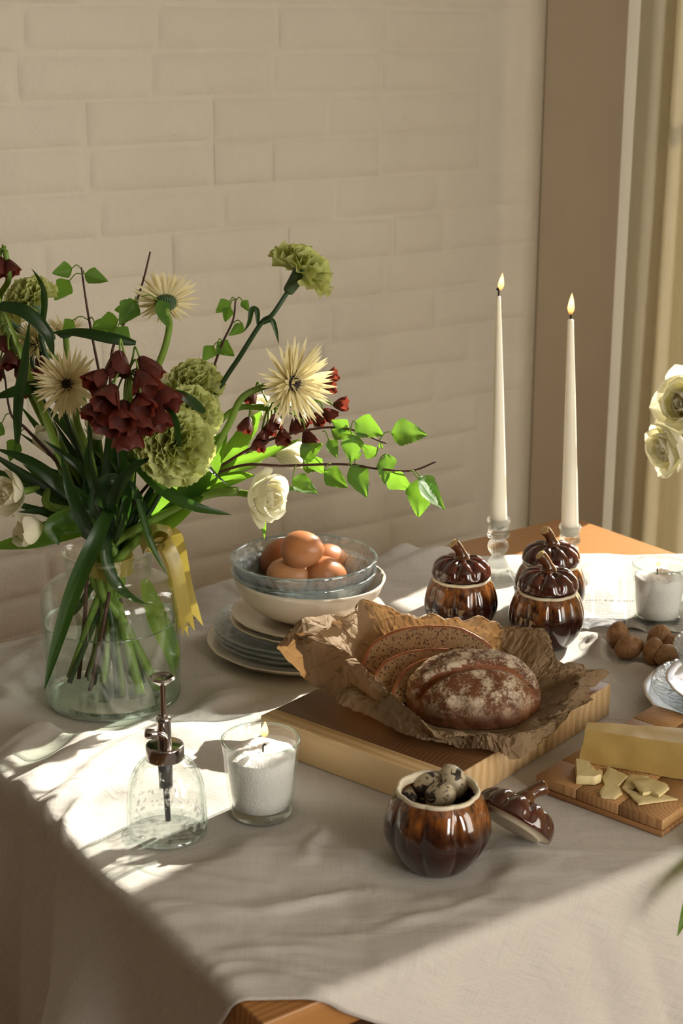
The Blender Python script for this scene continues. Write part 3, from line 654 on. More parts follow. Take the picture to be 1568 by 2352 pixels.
# ------------------------------------------------------------------ kraft paper
def paper():
    z0 = BT + .0016
    ctl = [  # rim (px, py, z over board), lip (px, py, z)
        ((700, 1476, .050), (642, 1491, .036)), ((748, 1462, .056), (668, 1462, .062)), ((790, 1442, .054), (748, 1466, .062)), ((845, 1405, .060), (838, 1400, .064)),
        ((900, 1414, .056), (900, 1405, .064)), ((955, 1410, .058), (962, 1402, .066)), ((1050, 1414, .058), (1056, 1409, .064)), ((1140, 1424, .056), (1146, 1418, .060)),
        ((1200, 1458, .048), (1214, 1452, .052)), ((1245, 1492, .040), (1262, 1476, .044)), ((1285, 1525, .026), (1322, 1525, .028)), ((1310, 1556, .014), (1392, 1553, .008)),
        ((1295, 1600, .010), (1336, 1592, .002)), ((1275, 1648, .014), (1326, 1652, -.020)), ((1235, 1676, .020), (1262, 1708, -.006)), ((1180, 1686, .024), (1186, 1744, -.008)),
        ((1110, 1684, .026), (1120, 1726, .004)), ((1050, 1688, .028), (1048, 1714, .004)), ((1000, 1690, .030), (985, 1706, .006)), ((960, 1650, .042), (925, 1686, .012)),
        ((905, 1598, .054), (862, 1652, .014)), ((850, 1545, .062), (792, 1624, .016)), ((800, 1500, .064), (757, 1598, .018)), ((752, 1478, .062), (698, 1556, .012))]
    n = len(ctl); C0 = at(1040, 1595, z0)
    rim = [at(a, b, z0 + z) for (a, b, z), _ in ctl]; lip = [at(a, b, max(z0 + z, BT - .034 if a > 1200 or a < 700 else BT + .003)) for _, (a, b, z) in ctl]
    inn = []
    for p in rim:
        d = p - C0; d.z = 0; L = d.length; inn.append(C0 + d*(.70 if L < .12 else .66))
    sub = 12
    def ring(P):
        Q = [P[-1]] + P + [P[0], P[1]]; out = []
        for i in range(1, n+1):
            a, b, c, d = Q[i-1], Q[i], Q[i+1], Q[i+2]
            for k in range(sub):
                t = k/sub; s = .5*((2*b) + (c-a)*t + (2*a-5*b+4*c-d)*t*t + (3*b-a-3*c+d)*t**3); out.append(s.lerp(b.lerp(c, t), .35))
        return out
    I, R, L = ring(inn), ring(rim), ring(lip); N = len(I); rows = []
    for k in (.25, .5, .75, 1): rows.append([C0.lerp(p, k) for p in I])
    for k in range(1, 10):
        t = k/9; row = []
        for i in range(N):
            p = I[i].lerp(R[i], t); p.z = lerp(I[i].z, R[i].z, t**1.25); row.append(p)
        rows.append(row)
    for k in range(1, 9):
        t = k/8; rows.append([R[i].lerp(L[i], t) + UP*(.010*sin(pi*t)*(1 if (R[i]-L[i]).length > .02 else .2)) for i in range(N)])
    V, F = [C0.copy()], []
    for j, row in enumerate(rows):
        for i, p in enumerate(row):
            a = .0 if j < 3 else sm(2, 8, j)
            q = p*1.0; pj = Vector((RNG.uniform(-.0016, .0016), RNG.uniform(-.0016, .0016), 0))*a
            v1 = 0; v2 = 0
            rg = abs(n3(q*17 + Vector((3, 1, 7)))); r2 = abs(n3(q*38 + Vector((1, 4, 2))))
            d = (rg - .2)*.040 + (r2 - .2)*.018 + .008*n3(q*9)
            dirv = (p - C0); dirv.z = 0; dirv = dirv.normalized()*.7 + UP*.6
            o = p + pj + dirv*d*a
            o.z = max(o.z, z0 if (o - bN).dot(be2) > -.004 and (o-bN).dot(be1) < bl1 else z0 - .03); V.append(o)
    for i in range(N): F.append((0, 1+i, 1+(i+1) % N))
    for j in range(len(rows)-1):
        for i in range(N):
            l = (i+1) % N; a, b, c, d = 1+j*N+i, 1+j*N+l, 1+(j+1)*N+l, 1+(j+1)*N+i
            if (i+j) % 2: F += [(a, b, c), (a, c, d)]
            else: F += [(a, b, d), (b, c, d)]
    t = NT('kraft_paper'); v = t.co(); f = t.noise(v, 160, 5); g = t.noise(t.co((40, 400, 40)), 1, 2)
    vo = t.n('TexVoronoi', i_Vector=v, i_Scale=48, feature='DISTANCE_TO_EDGE').outputs[0]
    col = t.mix(f, (.205, .140, .078), (.27, .19, .108)); nm = t.bump(t.ramp(vo, [(0, 0), (.12, 1)]), .5, .0015); nm = t.bump(t.math('ADD', f, g), .15, .0004, nm)
    p = t.pbr(col, .68, nm, Specular_IOR_Level=.25); M['kraft'] = t.end(t.mixs(.20, p, t.n('BsdfTranslucent', i_Color=(.50, .27, .10), i_Normal=nm).outputs[0]))
    me = mesh('kraft_paper', V, F, True); me.set_sharp_from_angle(angle=radians(22))
    o = obj('kraft_paper', me, M['kraft']); tag(o, 'crumpled brown kraft paper wrapped round the loaf on the pine board', 'paper')
paper()
# ------------------------------------------------------------------ bread
def m_crust(name, flour):
    t = NT(name); v = t.co(); a = t.noise(v, 36, 6, .7); b = t.noise(v, 150, 5, .7)
    col = t.mix(t.ramp(a, [(.3, 0), (.7, 1)]), (.075, .024, .008), (.20, .072, .022))
    col = t.mix(t.math('MULTIPLY', b, .5), col, (.05, .017, .006))
    g = t.n('NewGeometry').outputs['Normal']; nz = t.n('SeparateXYZ', x_0=g).outputs[2]
    if flour:
        fl = t.math('ADD', t.math('MULTIPLY', t.noise(v, 52, 5, .65), 1.0), t.math('MULTIPLY', t.noise(v, 300, 4, .8), .65))
        z = t.n('SeparateXYZ', x_0=v).outputs[2]
        k = t.math('MULTIPLY', t.ramp(fl, [(.76, 0), (.92, .9)]), t.ramp(t.math('MULTIPLY', z, 16.0), [(.12, 0), (.5, .95)]))
        col = t.mix(k, col, (.58, .48, .34))
    return t.end(t.pbr(col, .6, t.bump(t.math('ADD', a, t.math('MULTIPLY', b, .5)), .7, .0022), Specular_IOR_Level=.3))
def m_crumb():
    t = NT('bread_crumb'); v = t.co(); a = t.noise(v, 45, 4); vo = t.n('TexVoronoi', i_Vector=t.co((1, 1, 1)), i_Scale=330).outputs[0]; mk = t.noise(v, 110, 2)
    hole = t.math('MULTIPLY', t.ramp(vo, [(.22, 1), (.42, 0)]), t.ramp(mk, [(.40, 0), (.5, 1)]))
    col = t.mix(a, (.20, .120, .054), (.29, .180, .085)); col = t.mix(hole, col, (.09, .04, .016))
    return t.end(t.pbr(col, .85, t.bump(t.math('SUBTRACT', t.noise(v, 260, 4), hole), .8, .0022), Subsurface_Weight=.1, Subsurface_Radius=(.008, .004, .002), Subsurface_Scale=.3))
M['crust'] = m_crust('floured_crust', True); M['crust2'] = m_plain('slice_crust', (.19, .058, .012), .5, 120, .6, .0015); M['crumb'] = m_crumb()
M['ear'] = m_plain('torn_crust', (.22, .075, .022), .6, 90, .5, .003)
bre = (RT*.99 + FH*.05).normalized(); brn = Vector((bre.y, -bre.x, 0))    # across the loaf; towards the camera
if brn.dot(FH) > 0: brn = -brn
BZ = BT + .0032
def loaf():
    c = at(1082, 1606, BZ); e = empty('bread_loaf', c, 'floured half of a rustic loaf with a curved slash, nearest the camera', 'bread')
    A, B, H = .0745, .078, .060; nt, nf = 84, 56; GR = .50
    V, F, V2, F2 = [], [], [], []
    def pt(th, ph):
        ct, st = cos(th), sin(th); cx = (abs(ct)**.86)*(1 if ct > 0 else -1); sx = st**.78 if st > 0 else 0
        cp, spp = cos(ph)**.80 if ph < pi/2 - 1e-4 else 0, sin(ph)**1.0
        x = A*cx*cp; y = B*spp; z = H*sx*cp
        n_ = .0022*fbm((x*34, y*34, z*34), 1, 4)
        q = (ph - GR - .05*sin(th*3+1))/.065; env = sm(.10, .30, st)
        g = -.0085*exp(-q*q)*env + .0036*exp(-((q+1.9)/.8)**2)*env + .0012*exp(-((q-1.9)/.9)**2)*env
        s = 1 + (n_ + g)/.06
        return Vector((bre*(x*s) + brn*y*s + UP*(max(z*s, 0)))), q, env
    for j in range(nf+1):
        for i in range(nt+1):
            p, q, env = pt(pi*i/nt, pi/2*j/nf); V.append(p)
    n = nt+1; fm = []
    for j in range(nf):
        for i in range(nt):
            F.append((j*n+i, j*n+i+1, (j+1)*n+i+1, (j+1)*n+i)); th, ph = pi*(i+.5)/nt, pi/2*(j+.5)/nf
            _, q, env = pt(th, ph); fm.append(1 if abs(q) < 1.0 and env > .3 else 0)
    me = mesh('crust', V, F, fm=fm); obj('crust', me, [M['crust'], M['ear']], e)
    ring = [V[i]*.985 for i in range(nt+1)]; m = len(ring); V2 = [bre*0 + UP*.02 + brn*.0005] + [p + brn*.0003 for p in ring]
    F2 = [(0, i+1, i+2) for i in range(m-1)] + [(0, m, 1)]; obj('crumb', mesh('crumb', V2, F2, False), M['crumb'], e)
loaf()
def slice_(px, py, A, H, tilt_, th, label, seed, dz=0):
    c = at(px, py, BZ + dz); e = empty('bread_slice', c, label, 'bread', 'slices behind the loaf')
    Rm = Matrix.Rotation(-tilt_, 4, bre)
    if (Rm @ UP).dot(brn) > 0: Rm = Matrix.Rotation(tilt_, 4, bre)
    n = 72; pr = []
    for i in range(n+1):
        t = pi*i/n; ct, st = cos(t), sin(t); k = 1 + .03*n3((ct*2.5, st*2.5, seed))
        pr.append((A*k*(abs(ct)**.84)*(1 if ct > 0 else -1), H*k*st**.80 if st > 0 else 0))
    def ring(sc, y): return [Rm @ (bre*(a*sc) + brn*y + UP*(b*sc)) for a, b in pr]
    r0 = ring(.945, th/2); V = [Rm @ (brn*(th/2 + .0004) + UP*H*.35)]; grid = []
    for k in (.35, .7, 1): grid.append([V[0].lerp(p, k) for p in r0])
    F = []
    for g in grid: V += g
    m = n+1
    F += [(0, 1+i, 2+i) for i in range(n)]
    for j in range(2):
        for i in range(n): F.append((1+j*m+i, 1+j*m+i+1, 1+(j+1)*m+i+1, 1+(j+1)*m+i))
    F.append((0, 2*m+n+1, 2*m+1)) if False else None
    obj('crumb', mesh('crumb', V, F), M['crumb'], e)
    V, F = [], []
    prof = [(.942, th/2), (.985, th/2+.0006), (1.0, th*.30), (.998, -th*.30), (.985, -th/2), (.0, -th/2)]
    for sc_, y in prof:
        V += [p + (Rm @ UP)*(.0010*n3(p*120)) for p in ring(sc_, y)]
    for j in range(len(prof)-1):
        for i in range(n): F.append((j*m+i, j*m+i+1, (j+1)*m+i+1, (j+1)*m+i))
    obj('crust', mesh('crust', V, F), M['crust2'], e)
slice_(988, 1566, .0815, .064, radians(27), .012, 'bread slice farthest from the camera, tallest of those behind the loaf', 3)
slice_(1003, 1600, .0745, .054, radians(30), .012, 'bread slice in the middle between the farthest slice and the floured loaf', 8)
slice_(1052, 1616, .0740, .053, radians(20), .009, 'thin bread slice leaning right against the floured loaf', 9)
# ------------------------------------------------------------------ cheese board and cheese
M['oak'] = [m_endgrain('chopping_block_%d' % i, tuple(x*k for x in (.50, .29, .125)), tuple(x*k for x in (.33, .16, .06)), (70, 95, 60)[i], .5, ((.03, .02, 0), (-.01, .05, 0), (.05, -.03, 0))[i]) for i, k in enumerate((1, .9, 1.1))]
M['oak_base'] = m_wood('oak_base', (.36, .18, .07), (.24, .11, .04), 0, 40, .5)
kz = ZC + .0178; kL, kN = at(1229, 1779, kz), at(1522, 1885, kz); ke1 = kL - kN; kl1 = ke1.length; ke1.normalize()
ke2 = Vector((ke1.y, -ke1.x, 0)); ke2 = ke2 if ke2.dot(RT) > 0 else -ke2; sg2 = 1 if ke2.dot(Vector((-ke1.y, ke1.x, 0))) > 0 else -1
kb = empty('cheese_board', (kN.x, kN.y, ZC), 'small end-grain wooden board under the cheese block and shavings', 'cutting board', None, atan2(ke1.y, ke1.x)); kl2 = .235
foot(kN + ke1*kl1/2 + ke2*.07, .13); foot(kN + ke1*kl1/2 + ke2*.17, .10)
a, b = sorted((sg2*-.001, sg2*(kl2+.001))); obj('base_slab', bevel_mesh('base_slab', *box(-.001, kl1+.002, a, b, 0, .0056), .0010, 1), M['oak_base'], kb)
for i in range(3):
    for j in range(5):
        u0, u1 = kl1*i/3, kl1*(i+1)/3; a, b = sorted((sg2*(kl2*j/5 + .0003), sg2*(kl2*(j+1)/5 - .0003)))
        bx_ = bevel_mesh('wood_block', *box(-(u1-u0)/2+.0003, (u1-u0)/2-.0003, -(b-a)/2, (b-a)/2, 0, .0118), .0010, 1)
        obj('wood_block', bx_, M['oak'][(i*2+j) % 3], kb, ((u0+u1)/2, (a+b)/2, (.0060) - .0002*((i+j) % 2)))
t = NT('hard_cheese'); v = t.co(); f = t.noise(v, 30, 5); g = t.noise(v, 160, 3)
M['cheese'] = t.end(t.pbr(t.mix(f, (.47, .32, .095), (.57, .41, .15)), .42, t.bump(t.math('ADD', f, t.math('MULTIPLY', g, .4)), .3, .0016), Subsurface_Weight=.2, Subsurface_Radius=(.016, .010, .004), Subsurface_Scale=.5))
M['shaving'] = m_plain('pale_cheese_shaving', (.70, .58, .30), .45, 60, .05, .001)
M['rind'] = m_plain('cheese_rind', (.60, .43, .19), .6, 40, .2, .002)
def cheese():
    zb = kz + .0006; p0, p1 = at(1337, 1751, zb), at(1500, 1779, zb); d = (p1 - p0).normalized(); s = Vector((-d.y, d.x, 0)); s = s if s.dot(FH) > 0 else -s
    p1 = p0 + d*.165; h = zat(p0, 1674) - zb; bm = bmesh.new(); rows = []
    nx, ny, nz = 22, 6, 8
    def P(i, j, k):
        x, y, z = i/nx, j/ny, k/nz; w = lerp(.018, .055, x)
        q = p0 + d*(.165*x) + s*(w*y) + UP*(h*z)
        q += d*(-.004*(1-z)**2*(i == 0)) + UP*(.0025*(x*x) if k == nz else 0)
        return q + Vector((n3(q*60), n3(q*60 + Vector((5, 0, 0))), n3(q*60 + Vector((0, 7, 0)))))*.0012
    vs = {}
    def g(i, j, k):
        if (i, j, k) not in vs: vs[i, j, k] = bm.verts.new(P(i, j, k))
        return vs[i, j, k]
    for i in range(nx):
        for j in range(ny):
            bm.faces.new((g(i, j, nz), g(i+1, j, nz), g(i+1, j+1, nz), g(i, j+1, nz))); bm.faces.new((g(i, j, 0), g(i, j+1, 0), g(i+1, j+1, 0), g(i+1, j, 0)))
        for k in range(nz):
            bm.faces.new((g(i, 0, k), g(i+1, 0, k), g(i+1, 0, k+1), g(i, 0, k+1))); bm.faces.new((g(i, ny, k), g(i, ny, k+1), g(i+1, ny, k+1), g(i+1, ny, k)))
    for j in range(ny):
        for k in range(nz):
            bm.faces.new((g(0, j, k), g(0, j, k+1), g(0, j+1, k+1), g(0, j+1, k))); bm.faces.new((g(nx, j, k), g(nx, j+1, k), g(nx, j+1, k+1), g(nx, j, k+1)))
    me = bpy.data.meshes.new('cheese_wedge'); bm.normal_update(); bm.to_mesh(me); bm.free(); me.polygons.foreach_set('use_smooth', [True]*len(me.polygons)); me.set_sharp_from_angle(angle=radians(55))
    tag(obj('cheese_wedge', me, M['cheese']), 'large yellow wedge of hard cheese on the small wooden board', 'cheese')
cheese()
def shard(pts, th, label, lift=0, bend=.0, seed=0, zz=None, slope=0):
    zb = kz + .0006 + lift; P = [at(a, b, zb) for a, b in pts]; c = sum(P, Vector())/len(P); n = len(P); rows = []
    D = []
    for i in range(n):                       # ragged outline
        a, b = P[i], P[(i+1) % n]; m = max(1, int((b-a).length/.003))
        for k in range(m):
            q = a.lerp(b, k/m); D.append(q + (q-c).normalized()*.0008*n3(q*300 + Vector((seed, 0, 0))))
    V, F = [], []; N = len(D)
    def zf(q): r = (q - c); return bend*(r.dot(RT)*40)**2*.004 + slope*r.dot(RT)
    for tz in (th, 0):
        for k in (.0, .5, .92, 1):
            for q in D:
                w = c.lerp(q, max(k, .02)); w.z = zb + tz*(1 if tz == 0 or k < 1 else .75) + max(0, zf(w)) + .0003*n3(w*200); V.append(w)
    for s in (0, 1):
        for j in range(3):
            for i in range(N):
                l = (i+1) % N; o = s*4*N; f = (o+j*N+i, o+j*N+l, o+(j+1)*N+l, o+(j+1)*N+i); F.append(f if s == 0 else f[::-1])
    for i in range(N): l = (i+1) % N; F.append((3*N+i, 3*N+l, 7*N+l, 7*N+i))
    F.append(tuple(range(N))); F.append(tuple(range(4*N, 5*N))[::-1])
    o = obj('cheese_piece', mesh('cheese_piece', V, F), M['shaving']); o.data.set_sharp_from_angle(angle=radians(40)); tag(o, label, 'cheese', 'cheese pieces in front of the wedge')
shard([(1320, 1758), (1349, 1764), (1380, 1797), (1366, 1803), (1322, 1801)], .009, 'thick triangular cheese chunk at the front corner of the wedge', seed=1)
shard([(1372, 1772), (1384, 1778), (1382, 1790), (1372, 1786)], .004, 'tiny cheese crumb between the thick chunk and the shavings', seed=2)
shard([(1396, 1764), (1442, 1786), (1420, 1808), (1428, 1826), (1410, 1837), (1380, 1833), (1376, 1822), (1388, 1806), (1382, 1790)], .0025, 'hourglass-shaped thin cheese shaving next to the thick chunk', bend=.1, seed=3)
shard([(1445, 1780), (1490, 1786), (1488, 1796), (1455, 1815), (1428, 1812)], .002, 'flat cheese shaving under the curled one, against the wedge', seed=4)
shard([(1428, 1812), (1462, 1824), (1500, 1818), (1555, 1838), (1520, 1842), (1466, 1850), (1448, 1830)], .002, 'broad flat cheese shaving nearest the board edge', lift=.0004, seed=5)
shard([(1450, 1798), (1490, 1790), (1530, 1806), (1536, 1816), (1512, 1832), (1494, 1824), (1476, 1828), (1460, 1812)], .003, 'curled pale cheese shaving on top of the flat ones', lift=.0032, bend=.5, seed=6)
# ------------------------------------------------------------------ walnuts
def walnut(px, py, r, d, label, seed):
    nu, nv = 56, 36; V = []
    for j in range(nv+1):
        t = pi*j/nv
        for i in range(nu):
            a = 2*pi*i/nu; n = Vector((sin(t)*cos(a), sin(t)*sin(a), -cos(t)))
            k = 1 + .045*exp(-(n.y/.10)**2) - .05*exp(-(n.y/.028)**2) + .07*abs(n.z)**6
            w = noise.fractal(n*2.6 + Vector((seed*3.1, 0, 0)), 1, 2, 3); k += -.055*exp(-(w/.10)**2)*(1-exp(-(n.y/.12)**2)) + .02*w
            V.append(Vector((n.x*.95, n.y*.92, n.z*1.10))*r*k)
    F = []
    for j in range(nv):
        for i in range(nu): l = (i+1) % nu; F.append((j*nu+i, j*nu+l, (j+1)*nu+l, (j+1)*nu+i))
    q = Vector(d).normalized().to_track_quat('Z', 'Y') @ Euler((0, 0, seed*1.3)).to_quaternion()
    p = at(px, py, ZC + r*.96); foot(p, r*1.5)
    o = obj('walnut', mesh('walnut', V, F), M['walnut'], loc=p, rot=q.to_euler()); tag(o, label, 'walnut', 'walnuts beside the newspaper')
t = NT('walnut_shell'); v = t.co(); a = t.noise(v, 120, 5, .6, 1); b = t.noise(v, 420, 3)
M['walnut'] = t.end(t.pbr(t.mix(t.ramp(a, [(.3, 0), (.7, 1)]), (.25, .12, .05), (.44, .245, .115)), .55, t.bump(t.math('ADD', a, t.math('MULTIPLY', b, .3)), .5, .0014)))
walnut(1418, 1459, .0152, RT*.2 + FH*.3 + UP, 'walnut standing apart at the left end of the group', 1)
walnut(1444, 1487, .0160, RT*.9 + FH*.2 + UP*.3, 'walnut at the front of the group, lying on its side next to the leftmost', 2)
walnut(1513, 1467, .0165, RT*.2 - FH*.2 + UP, 'largest walnut at the back of the group below the glass tumbler', 3)
walnut(1501, 1497, .0150, RT*.1 + FH*.2 + UP, 'walnut with an upright seam at the front middle of the group', 4)
walnut(1550, 1484, .0150, RT*.5 - FH*.5 + UP*.4, 'walnut at the far end, half hidden by the glass bowl', 6)
walnut(1532, 1506, .0148, RT*.6 + FH*.4 + UP*.2, 'shadowed walnut wedged low against the glass bowl', 5)
# ------------------------------------------------------------------ newspaper
def newspaper():
    A, B, C, D = at(1205, 1296, ZC), at(1690, 1305, ZC), at(1690, 1462, ZC), at(1215, 1446, ZC); nx, ny = 70, 40; V, UVs, F = [], [], []
    for j in range(ny+1):
        for i in range(nx+1):
            s, t_ = i/nx, j/ny; p = A.lerp(B, s).lerp(D.lerp(C, s), t_)
            cl = sm(.80, 1, t_)*sm(.22, .32, s)*(1-sm(.60, .8, s))
            z = .0022 + .0012*(n3((p.x*16, p.y*16, 1))+.6) + .006*cl*abs(sin(s*22))
            V.append((p.x, p.y, ZC + z)); UVs.append((s, 1-t_))
    n = nx+1
    for j in range(ny):
        for i in range(nx): F.append((j*n+i, (j+1)*n+i, (j+1)*n+i+1, j*n+i+1))
    me = mesh('newspaper', V, F); ul = me.uv_layers.new(name='uv'); li = [0]*len(me.loops); me.loops.foreach_get('vertex_index', li); ul.data.foreach_set('uv', [c for k in li for c in UVs[k]])
    t = NT('newsprint'); uv = t.co(kind='UV'); sx = t.n('SeparateXYZ', x_0=uv); u, w = sx.outputs[0], sx.outputs[1]
    fr = lambda s_, k: t.math('FRACT', t.math('MULTIPLY', s_, k))
    line = t.math('GREATER_THAN', fr(w, 46), .45); col_ = t.math('GREATER_THAN', fr(u, 6.5), .10)
    wd = t.ramp(t.noise(t.co((260, 46, 1), 'UV'), 1, 1), [(.42, 0), (.5, 1)]); mk = t.ramp(t.noise(t.co((6.5, 4, 1), 'UV'), 1, 0), [(.42, 0), (.44, 1)])
    ink = t.math('MULTIPLY', t.math('MULTIPLY', line, col_), t.math('MULTIPLY', wd, t.math('MULTIPLY', mk, .7)))
    hd_ = t.math('MULTIPLY', t.math('MULTIPLY', t.math('GREATER_THAN', w, .40), t.math('LESS_THAN', w, .425)), t.math('MULTIPLY', t.ramp(t.noise(t.co((150, 1, 1), 'UV'), 1, 1), [(.47, 0), (.5, 1)]), .75))
    ph = t.math('MULTIPLY', t.math('MULTIPLY', t.math('LESS_THAN', w, .16), t.math('GREATER_THAN', u, .26)), t.math('LESS_THAN', u, .47))
    col = t.mix(t.noise(uv, 8, 3), (.56, .54, .49), (.62, .60, .55)); col = t.mix(t.math('MAXIMUM', ink, hd_), col, (.10, .095, .09))
    pn = t.ramp(t.noise(t.co((16, 40, 1), 'UV'), 1, 5, .6, 1.5), [(.35, .05), (.65, .42)]); col = t.mix(ph, col, pn)
    p = t.pbr(col, .85, t.bump(t.noise(uv, 60, 3), .1, .001), Specular_IOR_Level=.2); M['news'] = t.end(t.mixs(.12, p, t.n('BsdfTranslucent', i_Color=(.6, .57, .5)).outputs[0]))
    tag(obj('newspaper', me, M['news']), 'sheet of printed newspaper under the tumbler candle and rear pumpkin pots', 'newspaper')
    foot(at(1420, 1380), .10); foot(at(1560, 1380), .10); foot(at(1300, 1380), .10)
newspaper()
# ------------------------------------------------------------------ vase
VP = at(262, 1600, ZC); foot(VP, .095)
def vz(py): return zat(VP, py) - ZC
VR = .0790
ve = empty('glass_vase', VP, 'large clear glass jar vase half filled with water and flower stems', 'vase')
zs, zn_, zr = vz(1355), vz(1318), vz(1262)
vprof = [(VR*.90, 0), (VR*.985, .004), (VR, .012), (VR, zs*.60), (VR*.995, zs*.93), (VR*.93, zs*1.04), (VR*.74, zs*1.105), (VR*.645, zs*1.135), (VR*.630, zs*1.19), (VR*.63, zr-.006), (VR*.665, zr-.001), (VR*.66, zr)]
vo = spl2(vprof, 6); th = .0028
M['vase_glass'] = m_thin_glass('vase_glass', (.975, .99, .98), (.80, .89, .845), f0=.035)
V, F = lathe([(.001, .0008)] + vo + [(max(.001, a-th), max(b, .007)) for a, b in vo[::-1]] + [(.001, .007)], 112); obj('jar', mesh('jar', V, F), M['vase_glass'], ve)
zw = vz(1420)
M['water'] = m_thin_glass('water', (.955, .98, .95), (.80, .88, .80), f0=.02)
V, F = lathe([(.001, .0085), (VR*.88, .0085), (VR-th-.0010, .014), (VR-th-.0010, zw-.001), (VR-th-.0006, zw+.0006), (VR-th-.004, zw-.0004), (.001, zw-.0004)], 112); wo = obj('water', mesh('water', V, F), M['water'], ve)
V, F = lathe([(VR-th-.0040, zw-.0006), (VR-th-.0010, zw-.0004), (VR-th-.0006, zw+.0010), (VR-th-.0012, zw-.0016), (VR-th-.0040, zw-.0010)], 112); obj('meniscus', mesh('meniscus', V, F), M['glass_rim'], wo)
V, F = lathe([(VR*.9, .0004), (VR*.985, .0042), (VR*.99, .007), (VR*.90, .006), (VR*.5, .0045), (.001, .0045)], 96); obj('vase_foot', mesh('vase_foot', V, F), M['glass_rim'], ve)
# ------------------------------------------------------------------ flower materials
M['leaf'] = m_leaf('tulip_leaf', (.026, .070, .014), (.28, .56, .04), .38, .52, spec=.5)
M['leaf_dark'] = m_leaf('shaded_leaf', (.013, .036, .010), (.05, .13, .015), .40, .32, spec=.5)  # leaf green much darker: the bouquet's shade is put into the colour
M['leaf_mid'] = m_leaf('shaded_tulip_leaf', (.022, .062, .012), (.09, .22, .02), .36, .35, spec=.5)  # tulip leaf copy with part of that shade put into its colour
M['birch'] = m_leaf('birch_leaf', (.060, .150, .026), (.26, .52, .04), .42, .45, 26, spec=.45)
M['stem'] = m_leaf('green_stem', (.19, .31, .05), (.35, .5, .06), .42, .18)
M['stem_dark'] = m_leaf('dark_green_stem', (.035, .075, .028), (.06, .12, .03), .45, .1)
M['twig'] = m_plain('birch_twig', (.065, .022, .016), .5, 200, .3)
M['gerbera'] = m_leaf('gerbera_petal', (.84, .77, .50), (.84, .74, .40), .5, .38, spec=.2)
M['carnation'] = m_leaf('carnation_petal', (.60, .64, .28), (.62, .66, .20), .55, .42, spec=.15)
M['tulip'] = m_leaf('tulip_petal', (.88, .86, .72), (.90, .87, .64), .42, .50, spec=.3)
M['ranunculus'] = m_leaf('ranunculus_petal', (.76, .76, .44), (.82, .82, .36), .35, .45, spec=.5)
M['bell'] = m_leaf('dark_red_bell', (.115, .030, .022), (.34, .06, .03), .45, .35, spec=.35)
M['eye'] = m_plain('dark_flower_eye', (.020, .012, .010), .8, 300, .5, .002)
M['floret'] = m_leaf('inner_floret', (.62, .52, .28), (.6, .5, .2), .5, .3)
M['calyx'] = m_leaf('green_calyx', (.075, .13, .055), (.1, .2, .04), .5, .12)
M['anther'] = m_plain('ochre_anther', (.55, .30, .05), .6)
# ------------------------------------------------------------------ builders
VAX = VP.copy()
def bq(px, py, d=0.0): return hd(px, py, VAX + FH*d)     # point of the bouquet, d metres behind the vase axis
def mat_of(e): return Matrix.LocRotScale(e.location, e.rotation_euler, None)
def objw(name, me, m, e, **k):
    o = obj(name, me, m, e, **k); o.matrix_parent_inverse = mat_of(e).inverted(); return o
def blade(P, W, roll=0.0, nseg=8, cup=.25, prof=None, face=None, nx=4, ruffle=0, seed=0, twist=0):
    P = spline(P, nseg); m = len(P); V, F = [], []; fc = face or (-FH + UP*.5)
    for i in range(m):
        t = i/(m-1); d = (P[min(i+1, m-1)] - P[max(i-1, 0)]).normalized()
        s = d.cross(fc); s = s.normalized() if s.length > 1e-4 else RT; nn = s.cross(d).normalized()
        r = roll + twist*t; s, nn = s*cos(r) + nn*sin(r), nn*cos(r) - s*sin(r)
        w = W*(prof(t) if prof else max(.03, (sin(pi*min(1, .08 + .92*t**.85)))**.75))
        for k in range(-nx, nx+1):
            q = k/nx; V.append(P[i] + s*(w*q) + nn*(w*cup*(q*q - .5) + ruffle*n3((t*6, q*2, seed))*w))
    n = 2*nx+1
    for i in range(m-1):
        for k in range(n-1): F.append((i*n+k, i*n+k+1, (i+1)*n+k+1, (i+1)*n+k))
    return V, F
NECK = VP + UP*zr
STEMR = random.Random(5)
def stem_path(head, via=(), bottom=None):
    """head down to the tied neck and on into the water"""
    a = STEMR.uniform(0, 2*pi); rr = .020*sqrt(STEMR.random()); nk = NECK + Vector((rr*cos(a), rr*sin(a), -.012))
    if bottom is None:
        b = a + pi + STEMR.uniform(-.6, .6); q = STEMR.uniform(.25, .66)*VR; bot = VP + Vector((q*cos(b), q*sin(b), STEMR.uniform(.010, .035)))
    else: bot = bottom
    d0 = (nk - (via[-1] if via else head)); mid = [] if via else [head.lerp(nk, .55) + UP*.012]
    return [head] + list(via) + mid + [nk, nk.lerp(bot, .5), bot]
def add_stem(e, head, via, r, m, bottom=None, r2=None, pts=None):
    P = pts or stem_path(head, via, bottom); S = spline(P, 8)
    V, F = tube(S, [lerp(r, r2 or r, i/(len(S)-1)) for i in range(len(S))], 10); return objw('stem', mesh('stem', V, F), m, e)
